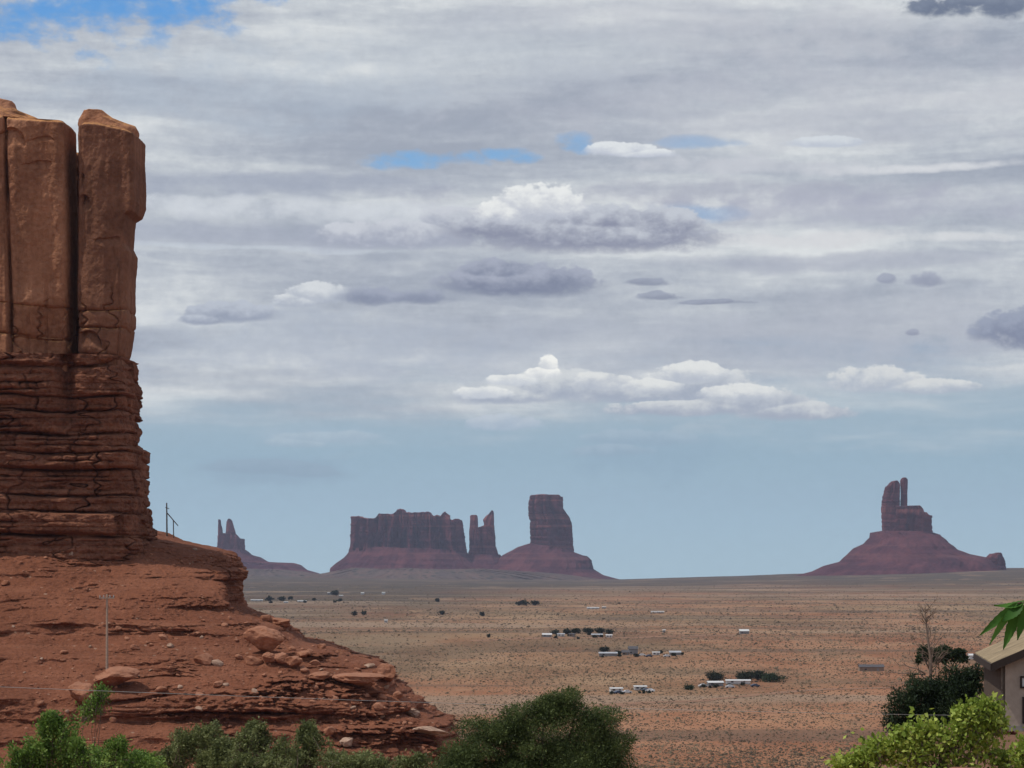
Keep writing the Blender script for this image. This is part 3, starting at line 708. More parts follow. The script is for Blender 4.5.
d = d - 1.1 * np.exp(-((Z - zlo + .8) / .7) ** 2) * edge * (1 - mA) * np.abs(Ny) - 1.2 * np.exp(-((Z - zlc + .6) / .6) ** 2) * xC
# long thin ledges
for zc, th_, amp_ in [(52.0, .22, .9), (50.6, .16, .7), (47.8, .2, .45), (54.0, .2, .5), (61.9, .25, .8), (38.6, .3, .7)]:
    zc2 = zc + .5 * pnoise(X / 25, Y / 25, zc)
    d = d + amp_ * 1.7 * np.tanh((Z - zc2) / th_) * .5 * (.45 + .9 * sstep(pnoise(X / 16, zc, Y / 16), -.2, .5)) * np.exp(-((Z - zc2) / 1.6) ** 2)
# gullies fanning down the slope
d = d + .7 * (1 - 2.5 * np.abs(pnoise(s / 9 + Z * .1, 3.3, Z / 60))) * sstep(Z, 62, 54) * (1 - mC)
k_ = .55 + .45 * np.clip(np.abs(Ny), 0, 1)
X, Y = X + Nx * d * k_, Y + Ny * d * k_
Z = Z + .10 * fbm(X / 2, Y / 2, 5.5, 3)
cap = []
X0, Yc0 = X[-1], Y[-1]; mx, my = XC, YC
for k in range(1, 9):
    f = 1 - k / 8; cap.append((mx + (X0 - mx) * f, my + (Yc0 - my) * f, np.full(nuh, 67.0 + k * .15)))
X = np.vstack([X] + [q[0] for q in cap]); Y = np.vstack([Y] + [q[1] for q in cap]); Z = np.vstack([Z] + [q[2] for q in cap])
hv = np.stack([X, Y, Z], -1).reshape(-1, 3); hf = grid_faces(len(X), nuh)
hill = make('hillside', hv, hf, M['slope'])
hill['kind'] = 'structure'
bvh = BVHTree.FromPolygons([tuple(p) for p in hv.tolist()], hf.tolist())
def hit(px, py):
    dr = Vector(at(px, py, 1.0)) - Vector((0, 0, EYE)); dr.normalize()
    return bvh.ray_cast(Vector((0, 0, EYE)), dr, 800)[0]

# ------------------------------------------------------------------ rocks
def rock_verts(seed, sub=3, planes=9, rough=.10, flat=1.0):
    import bmesh
    bm = bmesh.new(); bmesh.ops.create_icosphere(bm, subdivisions=sub, radius=1.0)
    v = np.array([p.co[:] for p in bm.verts]); f = np.array([[q.index for q in p.verts] for p in bm.faces]); bm.free()
    rg = np.random.default_rng(seed)
    for _ in range(planes):
        nn = rg.normal(size=3); nn /= np.linalg.norm(nn); dd = rg.uniform(.55, .85)
        k = v @ nn; over = np.maximum(k - dd, 0); v = v - over[:, None] * nn[None] * .93
    v = v + v * (rough * fbm(v[:, 0] * 2 + seed, v[:, 1] * 2, v[:, 2] * 2, 4))[:, None]
    v[:, 2] *= flat
    return v, f
def rock(px, py, wpx, hpx, seed, label, mat='stone', depth=1.0, sink=.25, tilt=0, rz=0, group=None, sub=4):
    p = hit(px, py)
    if p is None: return None
    wx = wpx / FPX * p.y / 2; hz = hpx / FPX * p.y / 2
    v, f = rock_verts(seed, sub, rough=.14)
    v = v * np.array([wx * 1.15, wx * depth, hz * 1.2])
    rot = np.array(Matrix.Rotation(tilt, 3, 'Y') @ Matrix.Rotation(rz, 3, 'Z')); v = v @ rot.T
    c0 = np.array([p.x, p.y - wx * depth * .3, p.z + hz * (1 - sink)])
    o = make('rock', v + c0, f, M[mat], None, False, (c0[0], c0[1], p.z))
    return tag(o, label, 'rock', group)
rock(265, 652, 40, 24, 5, 'big smooth orange boulder perched on the slope above the lower ledge', tilt=.18, depth=.9, sink=.1)
rock(269, 662, 13, 10, 8, 'small squarish rock wedged under the left side of the big smooth orange boulder')
rock(281, 664, 15, 12, 9, 'narrow upright rock under the middle of the big smooth orange boulder')
rock(293, 666, 18, 11, 10, 'wedge rock leaning right of the big smooth orange boulder')
rock(117, 686, 42, 17, 21, 'flat-topped orange rock slab at the foot of the thin utility pole', tilt=-.1, sink=-.05)
rock(84, 698, 26, 17, 22, 'dark rounded rock half hidden by the leafy sprig left of the slab', tilt=.2)
rock(385, 681, 22, 17, 23, 'dark square block jutting from the tip of the lower ledge against the plain', sink=.05, depth=1.2)
rock(358, 682, 46, 13, 24, 'long low boulder lying on the lower ledge beside the dark square block')
rock(322, 679, 22, 8, 25, 'flat rounded rock on the lower ledge left of the long low boulder')
rock(72, 556, 7, 6, 26, 'pale pinkish rock alone on the upper slope under the cliff', 'paleStone')
rock(331, 641, 11, 9, 27, 'dark upright rock on the skyline right of the big smooth orange boulder')
rock(314, 637, 12, 8, 28, 'small brown boulder on the skyline, left of the dark upright rock')
rock(280, 626, 22, 10, 29, 'low brown boulder on the skyline above the big smooth orange boulder')
rock(413, 716, 12, 8, 30, 'pale lumpy rock near the right tip of the hillside', 'paleStone')
rock(430, 733, 34, 8, 31, 'wide pale slab of rock beside the dark green tree', 'paleStone', tilt=.12)
rock(347, 745, 14, 9, 32, 'pale rock between the grey-green bushes', 'paleStone')
protos = [rock_verts(100 + i, 2, 8, .14) for i in range(6)]
meshes = {}
for i, (v, f) in enumerate(protos):
    for mn in ('stone', 'paleStone'):
        o = make('rock', v, f, M[mn], None, False); meshes[(i, mn)] = o.data; bpy.data.objects.remove(o)
rs = random.Random(4); cnt = 0
while cnt < 275:
    u_ = rs.random()
    if u_ < .3: px = rs.uniform(240, 430); py = float(np.interp(px, sx_, sp)) + rs.uniform(1, 55)
    elif u_ < .5: px, py = rs.uniform(160, 440), rs.uniform(610, 765)
    elif u_ < .85: px, py = rs.uniform(0, 300), rs.uniform(640, 730)
    else: px, py = rs.uniform(0, 240), rs.uniform(545, 650)
    p = hit(px, py)
    if p is None: continue
    wpx = min(20, (3.2 if u_ < .5 else 2.2) * math.exp(rs.gauss(.30, .65)))
    r_ = wpx / FPX * p.y / 2
    mn = 'paleStone' if rs.random() < .13 else 'stone'
    o = bpy.data.objects.new('rock', meshes[(rs.randrange(6), mn)]); col().objects.link(o)
    o.location = (p.x, p.y, p.z + r_ * .25); o.scale = (r_ * rs.uniform(.9, 1.6), r_ * rs.uniform(.8, 1.3), r_ * rs.uniform(.5, 1.0)); o.rotation_euler = (rs.uniform(-.4, .4), rs.uniform(-.4, .4), rs.uniform(0, 6.28))
    tag(o, 'small pale stone lying loose among the scree of the hillside' if mn == 'paleStone' else 'small reddish stone lying loose on the scree of the hillside', 'rock', 'loose stones on the hillside')
    cnt += 1

# the finer rubble between them is past counting
rg = np.random.default_rng(66); tv, tf_ = rock_verts(3, 1, 5, .1); RV, RF = [], []; k_n = 0
for i in range(5200):
    px, py = (rg.uniform(140, 470), rg.uniform(600, 768)) if i % 5 < 3 else (rg.uniform(0, 300), rg.uniform(550, 768))
    p = hit(px, py)
    if p is None or p.y < 200: continue
    r_ = min(3.2, 1.15 * math.exp(rg.normal() * .5)) / FPX * p.y / 2
    an = rg.uniform(0, 6.28); ca, sa = math.cos(an), math.sin(an)
    q = tv * np.array([r_ * rg.uniform(1, 1.6), r_, r_ * rg.uniform(.6, 1)])
    q = np.stack([q[:, 0] * ca - q[:, 1] * sa, q[:, 0] * sa + q[:, 1] * ca, q[:, 2]], -1) + np.array([p.x, p.y, p.z + r_ * .3])
    RV.append(q); RF.append(tf_ + k_n); k_n += len(tv)
rubble = make('rubble', np.vstack(RV), np.vstack(RF), M['stone'], None, False); rubble['kind'] = 'stuff'

# ------------------------------------------------------------------ plants
def leaves(centers, radii, nn, size, rg, shell=.55, aspect=1.9, droop=.0, fold=False):
    """nn leaf quads spread through a set of clumps, denser to their outside"""
    centers = np.asarray(centers, float); radii = np.asarray(radii, float)
    if radii.ndim == 1: radii = np.repeat(radii[:, None], 3, 1)
    wts = radii.prod(1) ** (2 / 3); wts /= wts.sum()
    ci = rg.choice(len(centers), nn, p=wts)
    dirs = rg.normal(size=(nn, 3)); dirs /= np.linalg.norm(dirs, axis=1)[:, None]
    rad = 1 - (1 - shell) * rg.random(nn) ** 1.6
    rad = rad * (1 + .20 * rg.normal(size=nn)) * (1 + .5 * (rg.random(nn) < .06))
    p = centers[ci] + dirs * rad[:, None] * radii[ci]
    ax = dirs * .7 + rg.normal(size=(nn, 3)) * .8; ax[:, 2] += .25 - droop; ax /= np.linalg.norm(ax, axis=1)[:, None]
    sd_ = np.cross(ax, rg.normal(size=(nn, 3))); sd_ /= np.linalg.norm(sd_, axis=1)[:, None]
    L_ = size * np.exp(rg.normal(size=nn) * .3); W_ = L_ / aspect
    a_ = p; b_ = p + ax * (L_ * .5)[:, None] + sd_ * (W_ * .5)[:, None]; c_ = p + ax * L_[:, None]; d_ = p + ax * (L_ * .5)[:, None] - sd_ * (W_ * .5)[:, None]
    v = np.stack([a_, b_, c_, d_], 1).reshape(-1, 3); f = np.arange(nn * 4).reshape(-1, 4)
    return v, f
def tube(path, radii, k=6):
    path = np.asarray(path, float); n_ = len(path); vs = []
    for i in range(n_):
        t = path[min(i + 1, n_ - 1)] - path[max(i - 1, 0)]; t = t / (np.linalg.norm(t) + 1e-9)
        u_ = np.cross(t, [0, 0, 1.0] if abs(t[2]) < .9 else [1.0, 0, 0]); u_ /= np.linalg.norm(u_); v_ = np.cross(t, u_)
        for j in range(k):
            an = 2 * math.pi * j / k; vs.append(path[i] + radii[i] * (math.cos(an) * u_ + math.sin(an) * v_))
    fs = [(i * k + j, i * k + (j + 1) % k, (i + 1) * k + (j + 1) % k, (i + 1) * k + j) for i in range(n_ - 1) for j in range(k)]
    vs = np.array(vs)
    vs = np.vstack([vs, path[-1] + (path[-1] - path[-2]) * .02, path[0]])
    e = len(vs)
    fs += [((n_ - 1) * k + j, (n_ - 1) * k + (j + 1) % k, e - 2, e - 2) for j in range(k)] + [((j + 1) % k, j, e - 1, e - 1) for j in range(k)]
    return vs, np.array(fs)
def merge(parts):
    vs, fs, o = [], [], 0
    for v, f in parts:
        vs.append(v); fs.append(f + o); o += len(v)
    return np.vstack(vs), np.vstack(fs)
def fix_tri(f):                                      # lists with degenerate quads made into proper faces
    return [tuple(dict.fromkeys(q)) for q in f.tolist()]
def limbs(base, tips, r0, rg, mat, parent, name='trunk', wob=.15, k=6):
    parts = []
    base = np.array(base, float)
    for tp in tips:
        tp = np.array(tp, float); n_ = 7
        mid_ = base + (tp - base) * .45; mid_[:2] = base[:2] * .6 + mid_[:2] * .4
        ts = np.linspace(0, 1, n_)[:, None]
        pth = (1 - ts) ** 2 * base + 2 * ts * (1 - ts) * mid_ + ts ** 2 * tp
        pth[1:] += rg.normal(size=(n_ - 1, 3)) * wob * np.linalg.norm(tp - base) * .12
        parts.append(tube(pth, r0 * (1 - .85 * ts[:, 0]), k))
    v, f = merge(parts)
    return make(name, v, fix_tri(f), mat, parent, True, tuple(base))
M['bark'] = plain_mat('grey_brown_bark', (.16, .115, .085), .9, .1, var=.35, vscale=12, bump=.02)
M['deadwood'] = plain_mat('weathered_dead_wood', (.26, .19, .145), .9, .1, var=.3, vscale=10, bump=.01)
M['juniper'] = leaf_mat('juniper_green', (.030, .046, .014), (.085, .118, .034), (.18, .225, .070), 1.6)
M['evergreen'] = leaf_mat('dark_evergreen', (.014, .026, .012), (.030, .052, .022), (.062, .092, .036), .9)
M['lime'] = leaf_mat('fresh_yellow_green_leaf', (.075, .115, .018), (.27, .37, .05), (.56, .62, .14), 1.1)
M['fresh'] = leaf_mat('fresh_green_leaf', (.055, .10, .018), (.14, .24, .038), (.32, .42, .10), .8)
M['greygreen'] = leaf_mat('grey_green_scrub_leaf', (.065, .080, .028), (.155, .180, .060), (.29, .31, .12), .8)
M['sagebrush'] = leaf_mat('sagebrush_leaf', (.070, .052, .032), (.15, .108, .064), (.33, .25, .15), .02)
M['fartree'] = leaf_mat('far_tree_leaf', (.014, .020, .012), (.028, .038, .020), (.05, .062, .03), .05)
M['maroon'] = leaf_mat('maroon_leaf', (.05, .012, .012), (.11, .028, .022), (.18, .06, .04), 1.4)
M['bigleaf'] = leaf_mat('glossy_green_leaf', (.030, .095, .012), (.055, .16, .020), (.12, .28, .045), 3.0)

def bush(name, label, cat, lobes, Y, gz, nleaf, size, mat, seed, group=None, stems=7, aspect=1.9, sub=7, shell=.45, r0=.05, crown='foliage', spread=1.0):
    """lobes: (px, py, half width px, half height px) of the crown masses the photo shows, at distance Y; each gets smaller clumps"""
    rg = np.random.default_rng(seed)
    cs, rs_ = [], []
    k = Y / FPX
    lobes = [(q[0], q[1], q[2] * spread, q[3] * spread) for q in lobes]
    for (px, py, rx, ry) in lobes:
        c0 = np.array(at(px, py, Y)); ax = np.array([rx * k, (rx + ry) * .5 * k, ry * k])
        for _ in range(sub):
            dv = rg.normal(size=3); dv /= np.linalg.norm(dv)
            cs.append(c0 + dv * ax * rg.uniform(.2, .9)); rs_.append(ax * rg.uniform(.22, .44) * np.exp(rg.normal(size=3) * .18))
    bx = float(np.mean([c_[0] for c_ in cs])); base = (bx, Y, gz)
    root = thing(name, label, cat, base, 0, group)
    if mat in ('fresh', 'greygreen', 'lime'):
        # leaves set along many upright shoots, so the outline stays ragged and stems show
        SP, shoots = [], []
        nsh = int(17 * len(lobes))
        for q in range(nsh):
            (px, py, rx, ry) = lobes[rg.integers(len(lobes))]
            c0 = np.array(at(px, py, Y)); ax = np.array([rx * k, (rx + ry) * .5 * k, ry * k])
            p0 = c0 + np.array([rg.normal() * .35, rg.normal() * .35, -rg.uniform(.5, 1.1)]) * ax
            dv = np.array([rg.normal() * .75, rg.normal() * .75, abs(rg.normal()) + .5]); dv /= np.linalg.norm(dv)
            p1 = c0 + dv * ax * rg.uniform(.6, 1.2)
            sag = rg.normal(size=3) * .10 * np.linalg.norm(p1 - p0)
            pts = [p0 + (p1 - p0) * t + sag * 4 * t * (1 - t) for t in np.linspace(0, 1, 5)]
            shoots.append(tube(pts, np.linspace(.016, .005, 5), 4)); SP.append(np.array(pts))
        SP = np.array(SP); nl = nleaf
        si = rg.integers(0, nsh, nl); t = 1 - rg.random(nl) ** 1.3 * .85
        a_ = np.minimum((t * 4).astype(int), 3); fr = (t * 4 - a_)[:, None]
        pos = SP[si, a_] * (1 - fr) + SP[si, a_ + 1] * fr + rg.normal(size=(nl, 3)) * (.075 + .10 * (1 - t))[:, None]
        ax = (SP[si, 4] - SP[si, 2]); ax /= np.linalg.norm(ax, axis=1)[:, None] + 1e-9
        ax = ax * .6 + rg.normal(size=(nl, 3)) * .75; ax /= np.linalg.norm(ax, axis=1)[:, None]
        sd_ = np.cross(ax, rg.normal(size=(nl, 3))); sd_ /= np.linalg.norm(sd_, axis=1)[:, None]
        LL = (size * np.exp(rg.normal(size=nl) * .3))[:, None]; WW = LL / aspect
        v = np.stack([pos, pos + ax * LL * .45 + sd_ * WW * .5, pos + ax * LL, pos + ax * LL * .45 - sd_ * WW * .5], 1).reshape(-1, 3)
        f = np.arange(nl * 4).reshape(-1, 4)
        v2, f2 = merge(shoots); make('twigs', v2, fix_tri(f2), M['deadwood'], root, True, base)
    else:
        v, f = leaves(cs, rs_, nleaf, size, rg, shell, aspect)
    make(crown, v, f, M[mat], root, True, base)
    tips = [cs[i] for i in rg.choice(len(cs), min(stems, len(cs)), replace=False)]
    limbs(base, tips, r0, rg, M['bark'], root, 'trunk' if 'tree' in name else 'stem')
    return root

# dark green tree at bottom centre
YT = 72.0
bush('juniper_tree', 'large dense dark green tree at the bottom centre, in front of the plain', 'tree',
     [(565, 699, 24, 18), (550, 710, 34, 20), (512, 726, 36, 20), (598, 724, 30, 24), (545, 745, 66, 36), (484, 742, 40, 24), (606, 752, 36, 34), (585, 790, 60, 46), (480, 785, 56, 46), (456, 764, 32, 26), (630, 785, 22, 34), (530, 770, 60, 40)],
     YT, float(ground_z(1, YT)), 230000, .058, 'juniper', 1, stems=16, sub=22, shell=.45, aspect=2.4, r0=.09, crown='crown')
# bushes along the bottom left
YB = 82.0
gB = lambda px, Y=YB: float(ground_z((px - CX) / FPX * Y, Y))
bush('shrub', 'bright green leafy shrub with tall shoots in the bottom left corner', 'shrub',
     [(60, 742, 24, 20), (52, 726, 12, 10), (38, 758, 26, 16), (66, 765, 30, 16), (20, 768, 24, 16)], YB, gB(45), 14025, .10, 'fresh', 2, sub=14, shell=.1, spread=1.12)
bush('shrub', 'leafy green sprig rising beside the flat-topped slab and dark rounded rock', 'shrub',
     [(101, 694, 7, 7), (95, 706, 10, 8), (86, 714, 11, 7)], YB + 3, gB(95), 1237, .10, 'fresh', 3, sub=6, stems=5, shell=.1, spread=1.15, r0=.03)
bush('shrub', 'low green shrub right of the bright leafy corner shrub', 'shrub',
     [(112, 762, 26, 11), (138, 765, 18, 10)], YB - 4, gB(120), 6600, .09, 'fresh', 4, sub=8, shell=.1, spread=1.1)
bush('shrub', 'airy grey-green shrub with pale twigs, third from the bottom left corner', 'shrub',
     [(185, 748, 26, 17), (208, 742, 20, 16), (170, 762, 24, 12)], YB + 10, gB(190, YB + 10), 12375, .085, 'greygreen', 5, sub=10, shell=.1, spread=1.1)
bush('shrub', 'rounded grey-green shrub in front of the foot of the red slope', 'shrub',
     [(228, 757, 26, 16), (215, 766, 26, 12)], YB + 4, gB(228), 10725, .085, 'greygreen', 6, sub=10, shell=.1, spread=1.1)
bush('shrub', 'small grey-green shrub with a thin top under the dark lower ledge', 'shrub',
     [(254, 735, 14, 12), (262, 748, 14, 12)], YB + 14, gB(256, YB + 14), 5775, .085, 'greygreen', 7, sub=9, shell=.1, spread=1.1)
bush('shrub', 'olive green shrub with a ragged top just left of the pale slab and dark tree', 'shrub',
     [(312, 748, 20, 18), (300, 762, 24, 12), (306, 735, 12, 9)], YB + 8, gB(310), 10725, .085, 'greygreen', 8, sub=10, shell=.1, spread=1.1)
bush('shrub', 'low sparse green shrub at the bottom edge left of the dark tree', 'shrub',
     [(352, 766, 26, 8), (378, 768, 12, 7)], YB, gB(360), 4537, .085, 'greygreen', 9, sub=7, shell=.1, spread=1.1)
bush('shrub', 'low leafy shrub filling the gap between the corner shrub and the airy grey-green one', 'shrub',
     [(145, 768, 30, 9), (118, 750, 10, 8)], YB - 8, gB(140, YB - 8), 3850, .09, 'fresh', 10, sub=10, shell=.1, spread=1.2)
bush('shrub', 'dull green shrub at the bottom edge under the small thin-topped shrub', 'shrub',
     [(268, 768, 28, 9), (245, 768, 16, 8)], YB - 6, gB(268, YB - 6), 4400, .085, 'greygreen', 17, sub=10, shell=.1, spread=1.2)
for (lab, lb, Yq, m_, sd_n, nn_) in [
    ('thin yellow-green shoots between the corner shrub and the small low green shrub', [(88, 762, 16, 12), (78, 750, 8, 10)], YB - 2, 'fresh', 41, 2200),
    ('straggling olive shoots left of the small thin-topped shrub', [(240, 752, 12, 12), (246, 742, 8, 10)], YB + 2, 'greygreen', 42, 2200),
    ('straggling olive shoots right of the small thin-topped shrub', [(283, 756, 14, 13), (276, 764, 12, 9)], YB - 1, 'greygreen', 43, 2600),
    ('low olive scrub in front of the pale rock near the bottom edge', [(335, 764, 18, 9), (366, 762, 16, 8)], YB + 5, 'greygreen', 44, 3000),
    ('low olive scrub where the bottom left shrubs meet the dark tree', [(400, 768, 20, 9), (418, 764, 12, 8)], YB + 3, 'greygreen', 45, 2800)]:
    bush('shrub', lab, 'shrub', lb, Yq, gB(lb[0][0], Yq), nn_, .09, m_, sd_n, spread=1.15)
# right side
YE = 105.0
bush('evergreen_tree', 'wide dark evergreen tree left of the tan-roofed house', 'tree',
     [(915, 700, 28, 24), (905, 718, 24, 22), (940, 712, 34, 26), (938, 694, 24, 18), (955, 700, 26, 24), (962, 690, 24, 26), (975, 680, 12, 18), (930, 735, 42, 20), (965, 722, 22, 24)],
     YE, float(ground_z(18.5, YE)) - 1, 52000, .12, 'evergreen', 12, stems=12, sub=15, shell=.35, aspect=2.6, r0=.10, crown='crown')
bush('evergreen_tree', 'small dark round tree behind the bare dead tree', 'tree',
     [(925, 656, 9, 9), (942, 655, 14, 9), (962, 656, 9, 7)], 190.0, float(ground_z(33, 190)), 9000, .18, 'evergreen', 13, stems=6, sub=10, shell=.4, r0=.1, crown='crown')
bush('shrub', 'sunlit yellow-green leafy shrub at the bottom right, in front of the dark tree', 'shrub',
     [(970, 720, 13, 13), (985, 712, 14, 9), (992, 726, 12, 11), (925, 736, 16, 14), (905, 742, 16, 12), (950, 742, 22, 17), (980, 748, 22, 18), (880, 752, 18, 12), (915, 762, 30, 16), (865, 764, 16, 10), (845, 768, 12, 7), (955, 768, 34, 18), (1005, 762, 18, 12)],
     46.0, float(ground_z(8.5, 46)) , 9000, .088, 'lime', 14, stems=18, sub=9, shell=.15, aspect=1.6, r0=.03)
bush('shrub', 'yellow-green leafy shrub cut by the bottom right corner below the house', 'shrub',
     [(1025, 758, 14, 14), (1040, 750, 16, 20)], 44.0, float(ground_z(9.5, 44)), 1700, .088, 'lime', 15, stems=6, sub=8, shell=.15, aspect=1.6, r0=.03)
bush('shrub', 'maroon-leaved shrub against the foot of the house wall', 'shrub',
     [(1010, 740, 14, 9), (1030, 742, 16, 11)], 84.0, float(ground_z(18, 84)), 4200, .10, 'maroon', 16, stems=6, sub=8, shell=.3, r0=.03)
# bare dead tree
rg = np.random.default_rng(77)
YD = 112.0
db = Vector(at(928, 704, YD)); dead = thing('dead_tree', 'bare dead tree with a thin upright trunk and fine twigs above the dark evergreen', 'tree', tuple(db))
k = YD / FPX
tpath = [at(928, 704, YD), at(930, 680, YD), at(931, 660, YD), at(928, 640, YD), at(926, 622, YD), at(925, 604, YD)]
v, f = tube(tpath, [.11, .09, .075, .055, .035, .015], 7); make('trunk', v, fix_tri(f), M['deadwood'], dead, True, tuple(db))
br = []
for i in range(30):
    t = rg.uniform(.12, .95); j = t * 5; a0 = int(j); p0 = np.array(tpath[a0]) * (1 - (j - a0)) + np.array(tpath[min(a0 + 1, 5)]) * (j - a0)
    an = rg.uniform(0, 6.28); ln_ = rg.uniform(.5, 1.5) * (1.15 - t * .7); up = rg.uniform(.45, 1.3)
    dr = np.array([math.cos(an) * .8, math.sin(an) * .8, up]); dr /= np.linalg.norm(dr)
    pts = [p0]
    for q in range(5): pts.append(pts[-1] + dr * ln_ / 5 + rg.normal(size=3) * .035 * ln_)
    br.append(tube(pts, np.linspace(.026, .006, 6), 4))
    for q in range(6):
        pp = pts[rg.integers(2, 6)]; d2 = dr + rg.normal(size=3) * .7; d2 /= np.linalg.norm(d2); l2 = rg.uniform(.2, .55)
        br.append(tube([pp, pp + d2 * l2 * .5 + rg.normal(size=3) * .02, pp + d2 * l2], [.010, .007, .004], 3))
for tip, st in [((885, 672), (926, 676)), ((893, 662), (925, 673)), ((908, 655), (928, 682)), ((950, 668), (930, 690)), ((960, 684), (930, 696)), ((898, 690), (928, 700)), ((914, 640), (930, 668)), ((941, 650), (930, 676)), ((975, 672), (935, 690))]:
    p0, p1 = np.array(at(*st, YD)), np.array(at(*tip, YD)); p1[1] += rg.uniform(-.6, .6)
    pts = [p0 + (p1 - p0) * q / 5 + rg.normal(size=3) * .05 for q in range(6)]
    br.append(tube(pts, np.linspace(.04, .008, 6), 4))
    for q in range(9):
        pp = pts[rg.integers(2, 6)]; d2 = (p1 - p0) / np.linalg.norm(p1 - p0) + rg.normal(size=3) * .7; d2 /= np.linalg.norm(d2); l2 = rg.uniform(.25, .7)
        br.append(tube([pp, pp + d2 * l2 * .5, pp + d2 * l2], [.010, .007, .004], 3))
v, f = merge(br); make('branches', v, fix_tri(f), M['deadwood'], dead, True, tuple(db))

# leafy branch hanging in at the right, from a tree standing just outside the frame
YL = 9.0
lt = thing('broadleaf_tree', 'leafy branch of a near tree drooping into the right edge above the house', 'tree', (3.9, 9.6, float(ground_z(3.9, 9.6))))
tb = np.array([3.9, 9.6, float(ground_z(3.9, 9.6))])
v, f = tube([tb, tb + [.05, 0, .9], tb + [-.02, .03, 1.8], tb + [.06, 0, 3.0], tb + [.1, .1, 4.4]], [.14, .11, .10, .08, .04], 10)
make('trunk', v, fix_tri(f), M['bark'], lt, True, tuple(tb))
p_in = np.array(at(1019, 603, YL))
st_ = tb + [-.02, .03, 1.75]
pth = [st_, st_ * .6 + p_in * .4 + [0, 0, .12], st_ * .25 + p_in * .75 + [0, 0, .09], p_in]
v, f = tube(pth, [.03, .02, .010, .0035], 7); make('branch', v, fix_tri(f), M['bark'], lt, True, tuple(tb))
def blade(p0, p1, wid, nrm, curl=.02, rows=15):
    p0, p1 = np.array(p0), np.array(p1); ax = p1 - p0; L_ = np.linalg.norm(ax); ax = ax / L_
    sd_ = np.cross(ax, nrm); sd_ /= np.linalg.norm(sd_); nn = np.cross(sd_, ax)
    vs, fs = [], []
    for i in range(rows):
        t = i / (rows - 1); wv = wid * (math.sin(math.pi * min(1, t ** .72 * .96 + .03)) ** .95) * (1 + .16 * (i % 2))
        c0 = p0 + ax * L_ * t + nn * (-curl * 4 * t * (1 - t)) 
        for sgn in (-1, 0, 1): vs.append(c0 + sd_ * wv * .5 * sgn + nn * (wid * .16 * abs(sgn)))
    for i in range(rows - 1):
        for j in range(2): fs.append((i * 3 + j, i * 3 + j + 1, i * 3 + j + 4, i * 3 + j + 3))
    return np.array(vs), np.array(fs)
bl = []
for (a0, b0, w0, nx_) in [((1017, 603), (978, 636), .036, (.2, -1, .5)), ((1014, 607), (987, 645), .030, (.5, -1, .3)), ((1019, 606), (1004, 650), .046, (-.2, -1, .2)), ((1022, 603), (1000, 622), .05, (.1, -.8, 1)),
                         ((1026, 602), (994, 606), .040, (.0, -.7, 1)), ((1030, 600), (1016, 640), .05, (.3, -1, .2)), ((1038, 600), (1032, 648), .05, (.2, -1, .2)), ((1046, 598), (1058, 640), .05, (-.3, -1, .3)),
                         ((1034, 598), (1012, 588), .035, (.0, -.7, 1)) if False else ((1040, 598), (1070, 610), .05, (0, -.7, 1))]:
    p0 = np.array(at(*a0, YL)); p1 = np.array(at(*b0, YL)); p1[1] += random.uniform(-.05, .05)
    bl.append(blade(p0, p1, w0 * .82, np.array(nx_, float), .012))
rgl = np.random.default_rng(8)
for i in range(140):                                 # leaves further along, outside the frame
    t = rgl.random(); p0 = np.array([3.9, 9.6, 0]) + rgl.normal(size=3) * [.75, .75, .0]; p0[2] = tb[2] + rgl.uniform(2.2, 4.8)
    if p0[0] < 2.6: continue
    p1 = p0 + rgl.normal(size=3) * .06 + [0, 0, -.13]
    bl.append(blade(p0, p1, .045, rgl.normal(size=3), .01, 5))
v, f = merge(bl); make('leaves', v, f, M['bigleaf'], lt, True, tuple(tb))

# scrub on the plain: too many to count
rg = np.random.default_rng(21)
NS = 120000
th_ = rg.uniform(-R(13), R(13), NS)
py_ = Y0 + 210 - 187 * rg.random(NS) ** 1.15
rr_ = 60.0 * FPX / (py_ - Y0) / np.cos(th_)
xs, ys = rr_ * np.sin(th_), rr_ * np.cos(th_)
keep = (1.1 * fbm(xs / 110, ys / 260, 3.3, 3) + .8 * pnoise(xs / 400, ys / 900, 7.7) + .55 * rg.normal(size=NS)) > -.6
xs, ys, rr_ = xs[keep], ys[keep], rr_[keep]; NS = len(xs)
zs = ground_z(xs, ys)
size = np.exp(rg.normal(size=NS) * .35) * .38 * np.clip(rr_ / 1300, .8, 2.0)
tmpl = []
for i in range(10):
    a_ = i * .628 + (i % 2) * .2
    rr0, hh0 = (1.0, 0.0) if i % 2 == 0 else (.72, .55)
    tmpl.append((rr0 * math.cos(a_), rr0 * math.sin(a_), hh0))
tmpl.append((0.1, 0, .95)); tmpl = np.array(tmpl)
tf = np.array([(i, (i + 1) % 10, 10) for i in range(10)])
jit = 1 + .3 * rg.normal(size=(NS, 11, 1))
V_ = tmpl[None] * jit * size[:, None, None] * np.array([1, 1, .9]) ; V_[:, :, 0] += xs[:, None]; V_[:, :, 1] += ys[:, None]; V_[:, :, 2] += zs[:, None] - .05
F_ = (tf[None] + (np.arange(NS) * 11)[:, None, None]).reshape(-1, 3)
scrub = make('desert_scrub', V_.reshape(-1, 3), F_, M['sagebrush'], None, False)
scrub['kind'] = 'stuff'

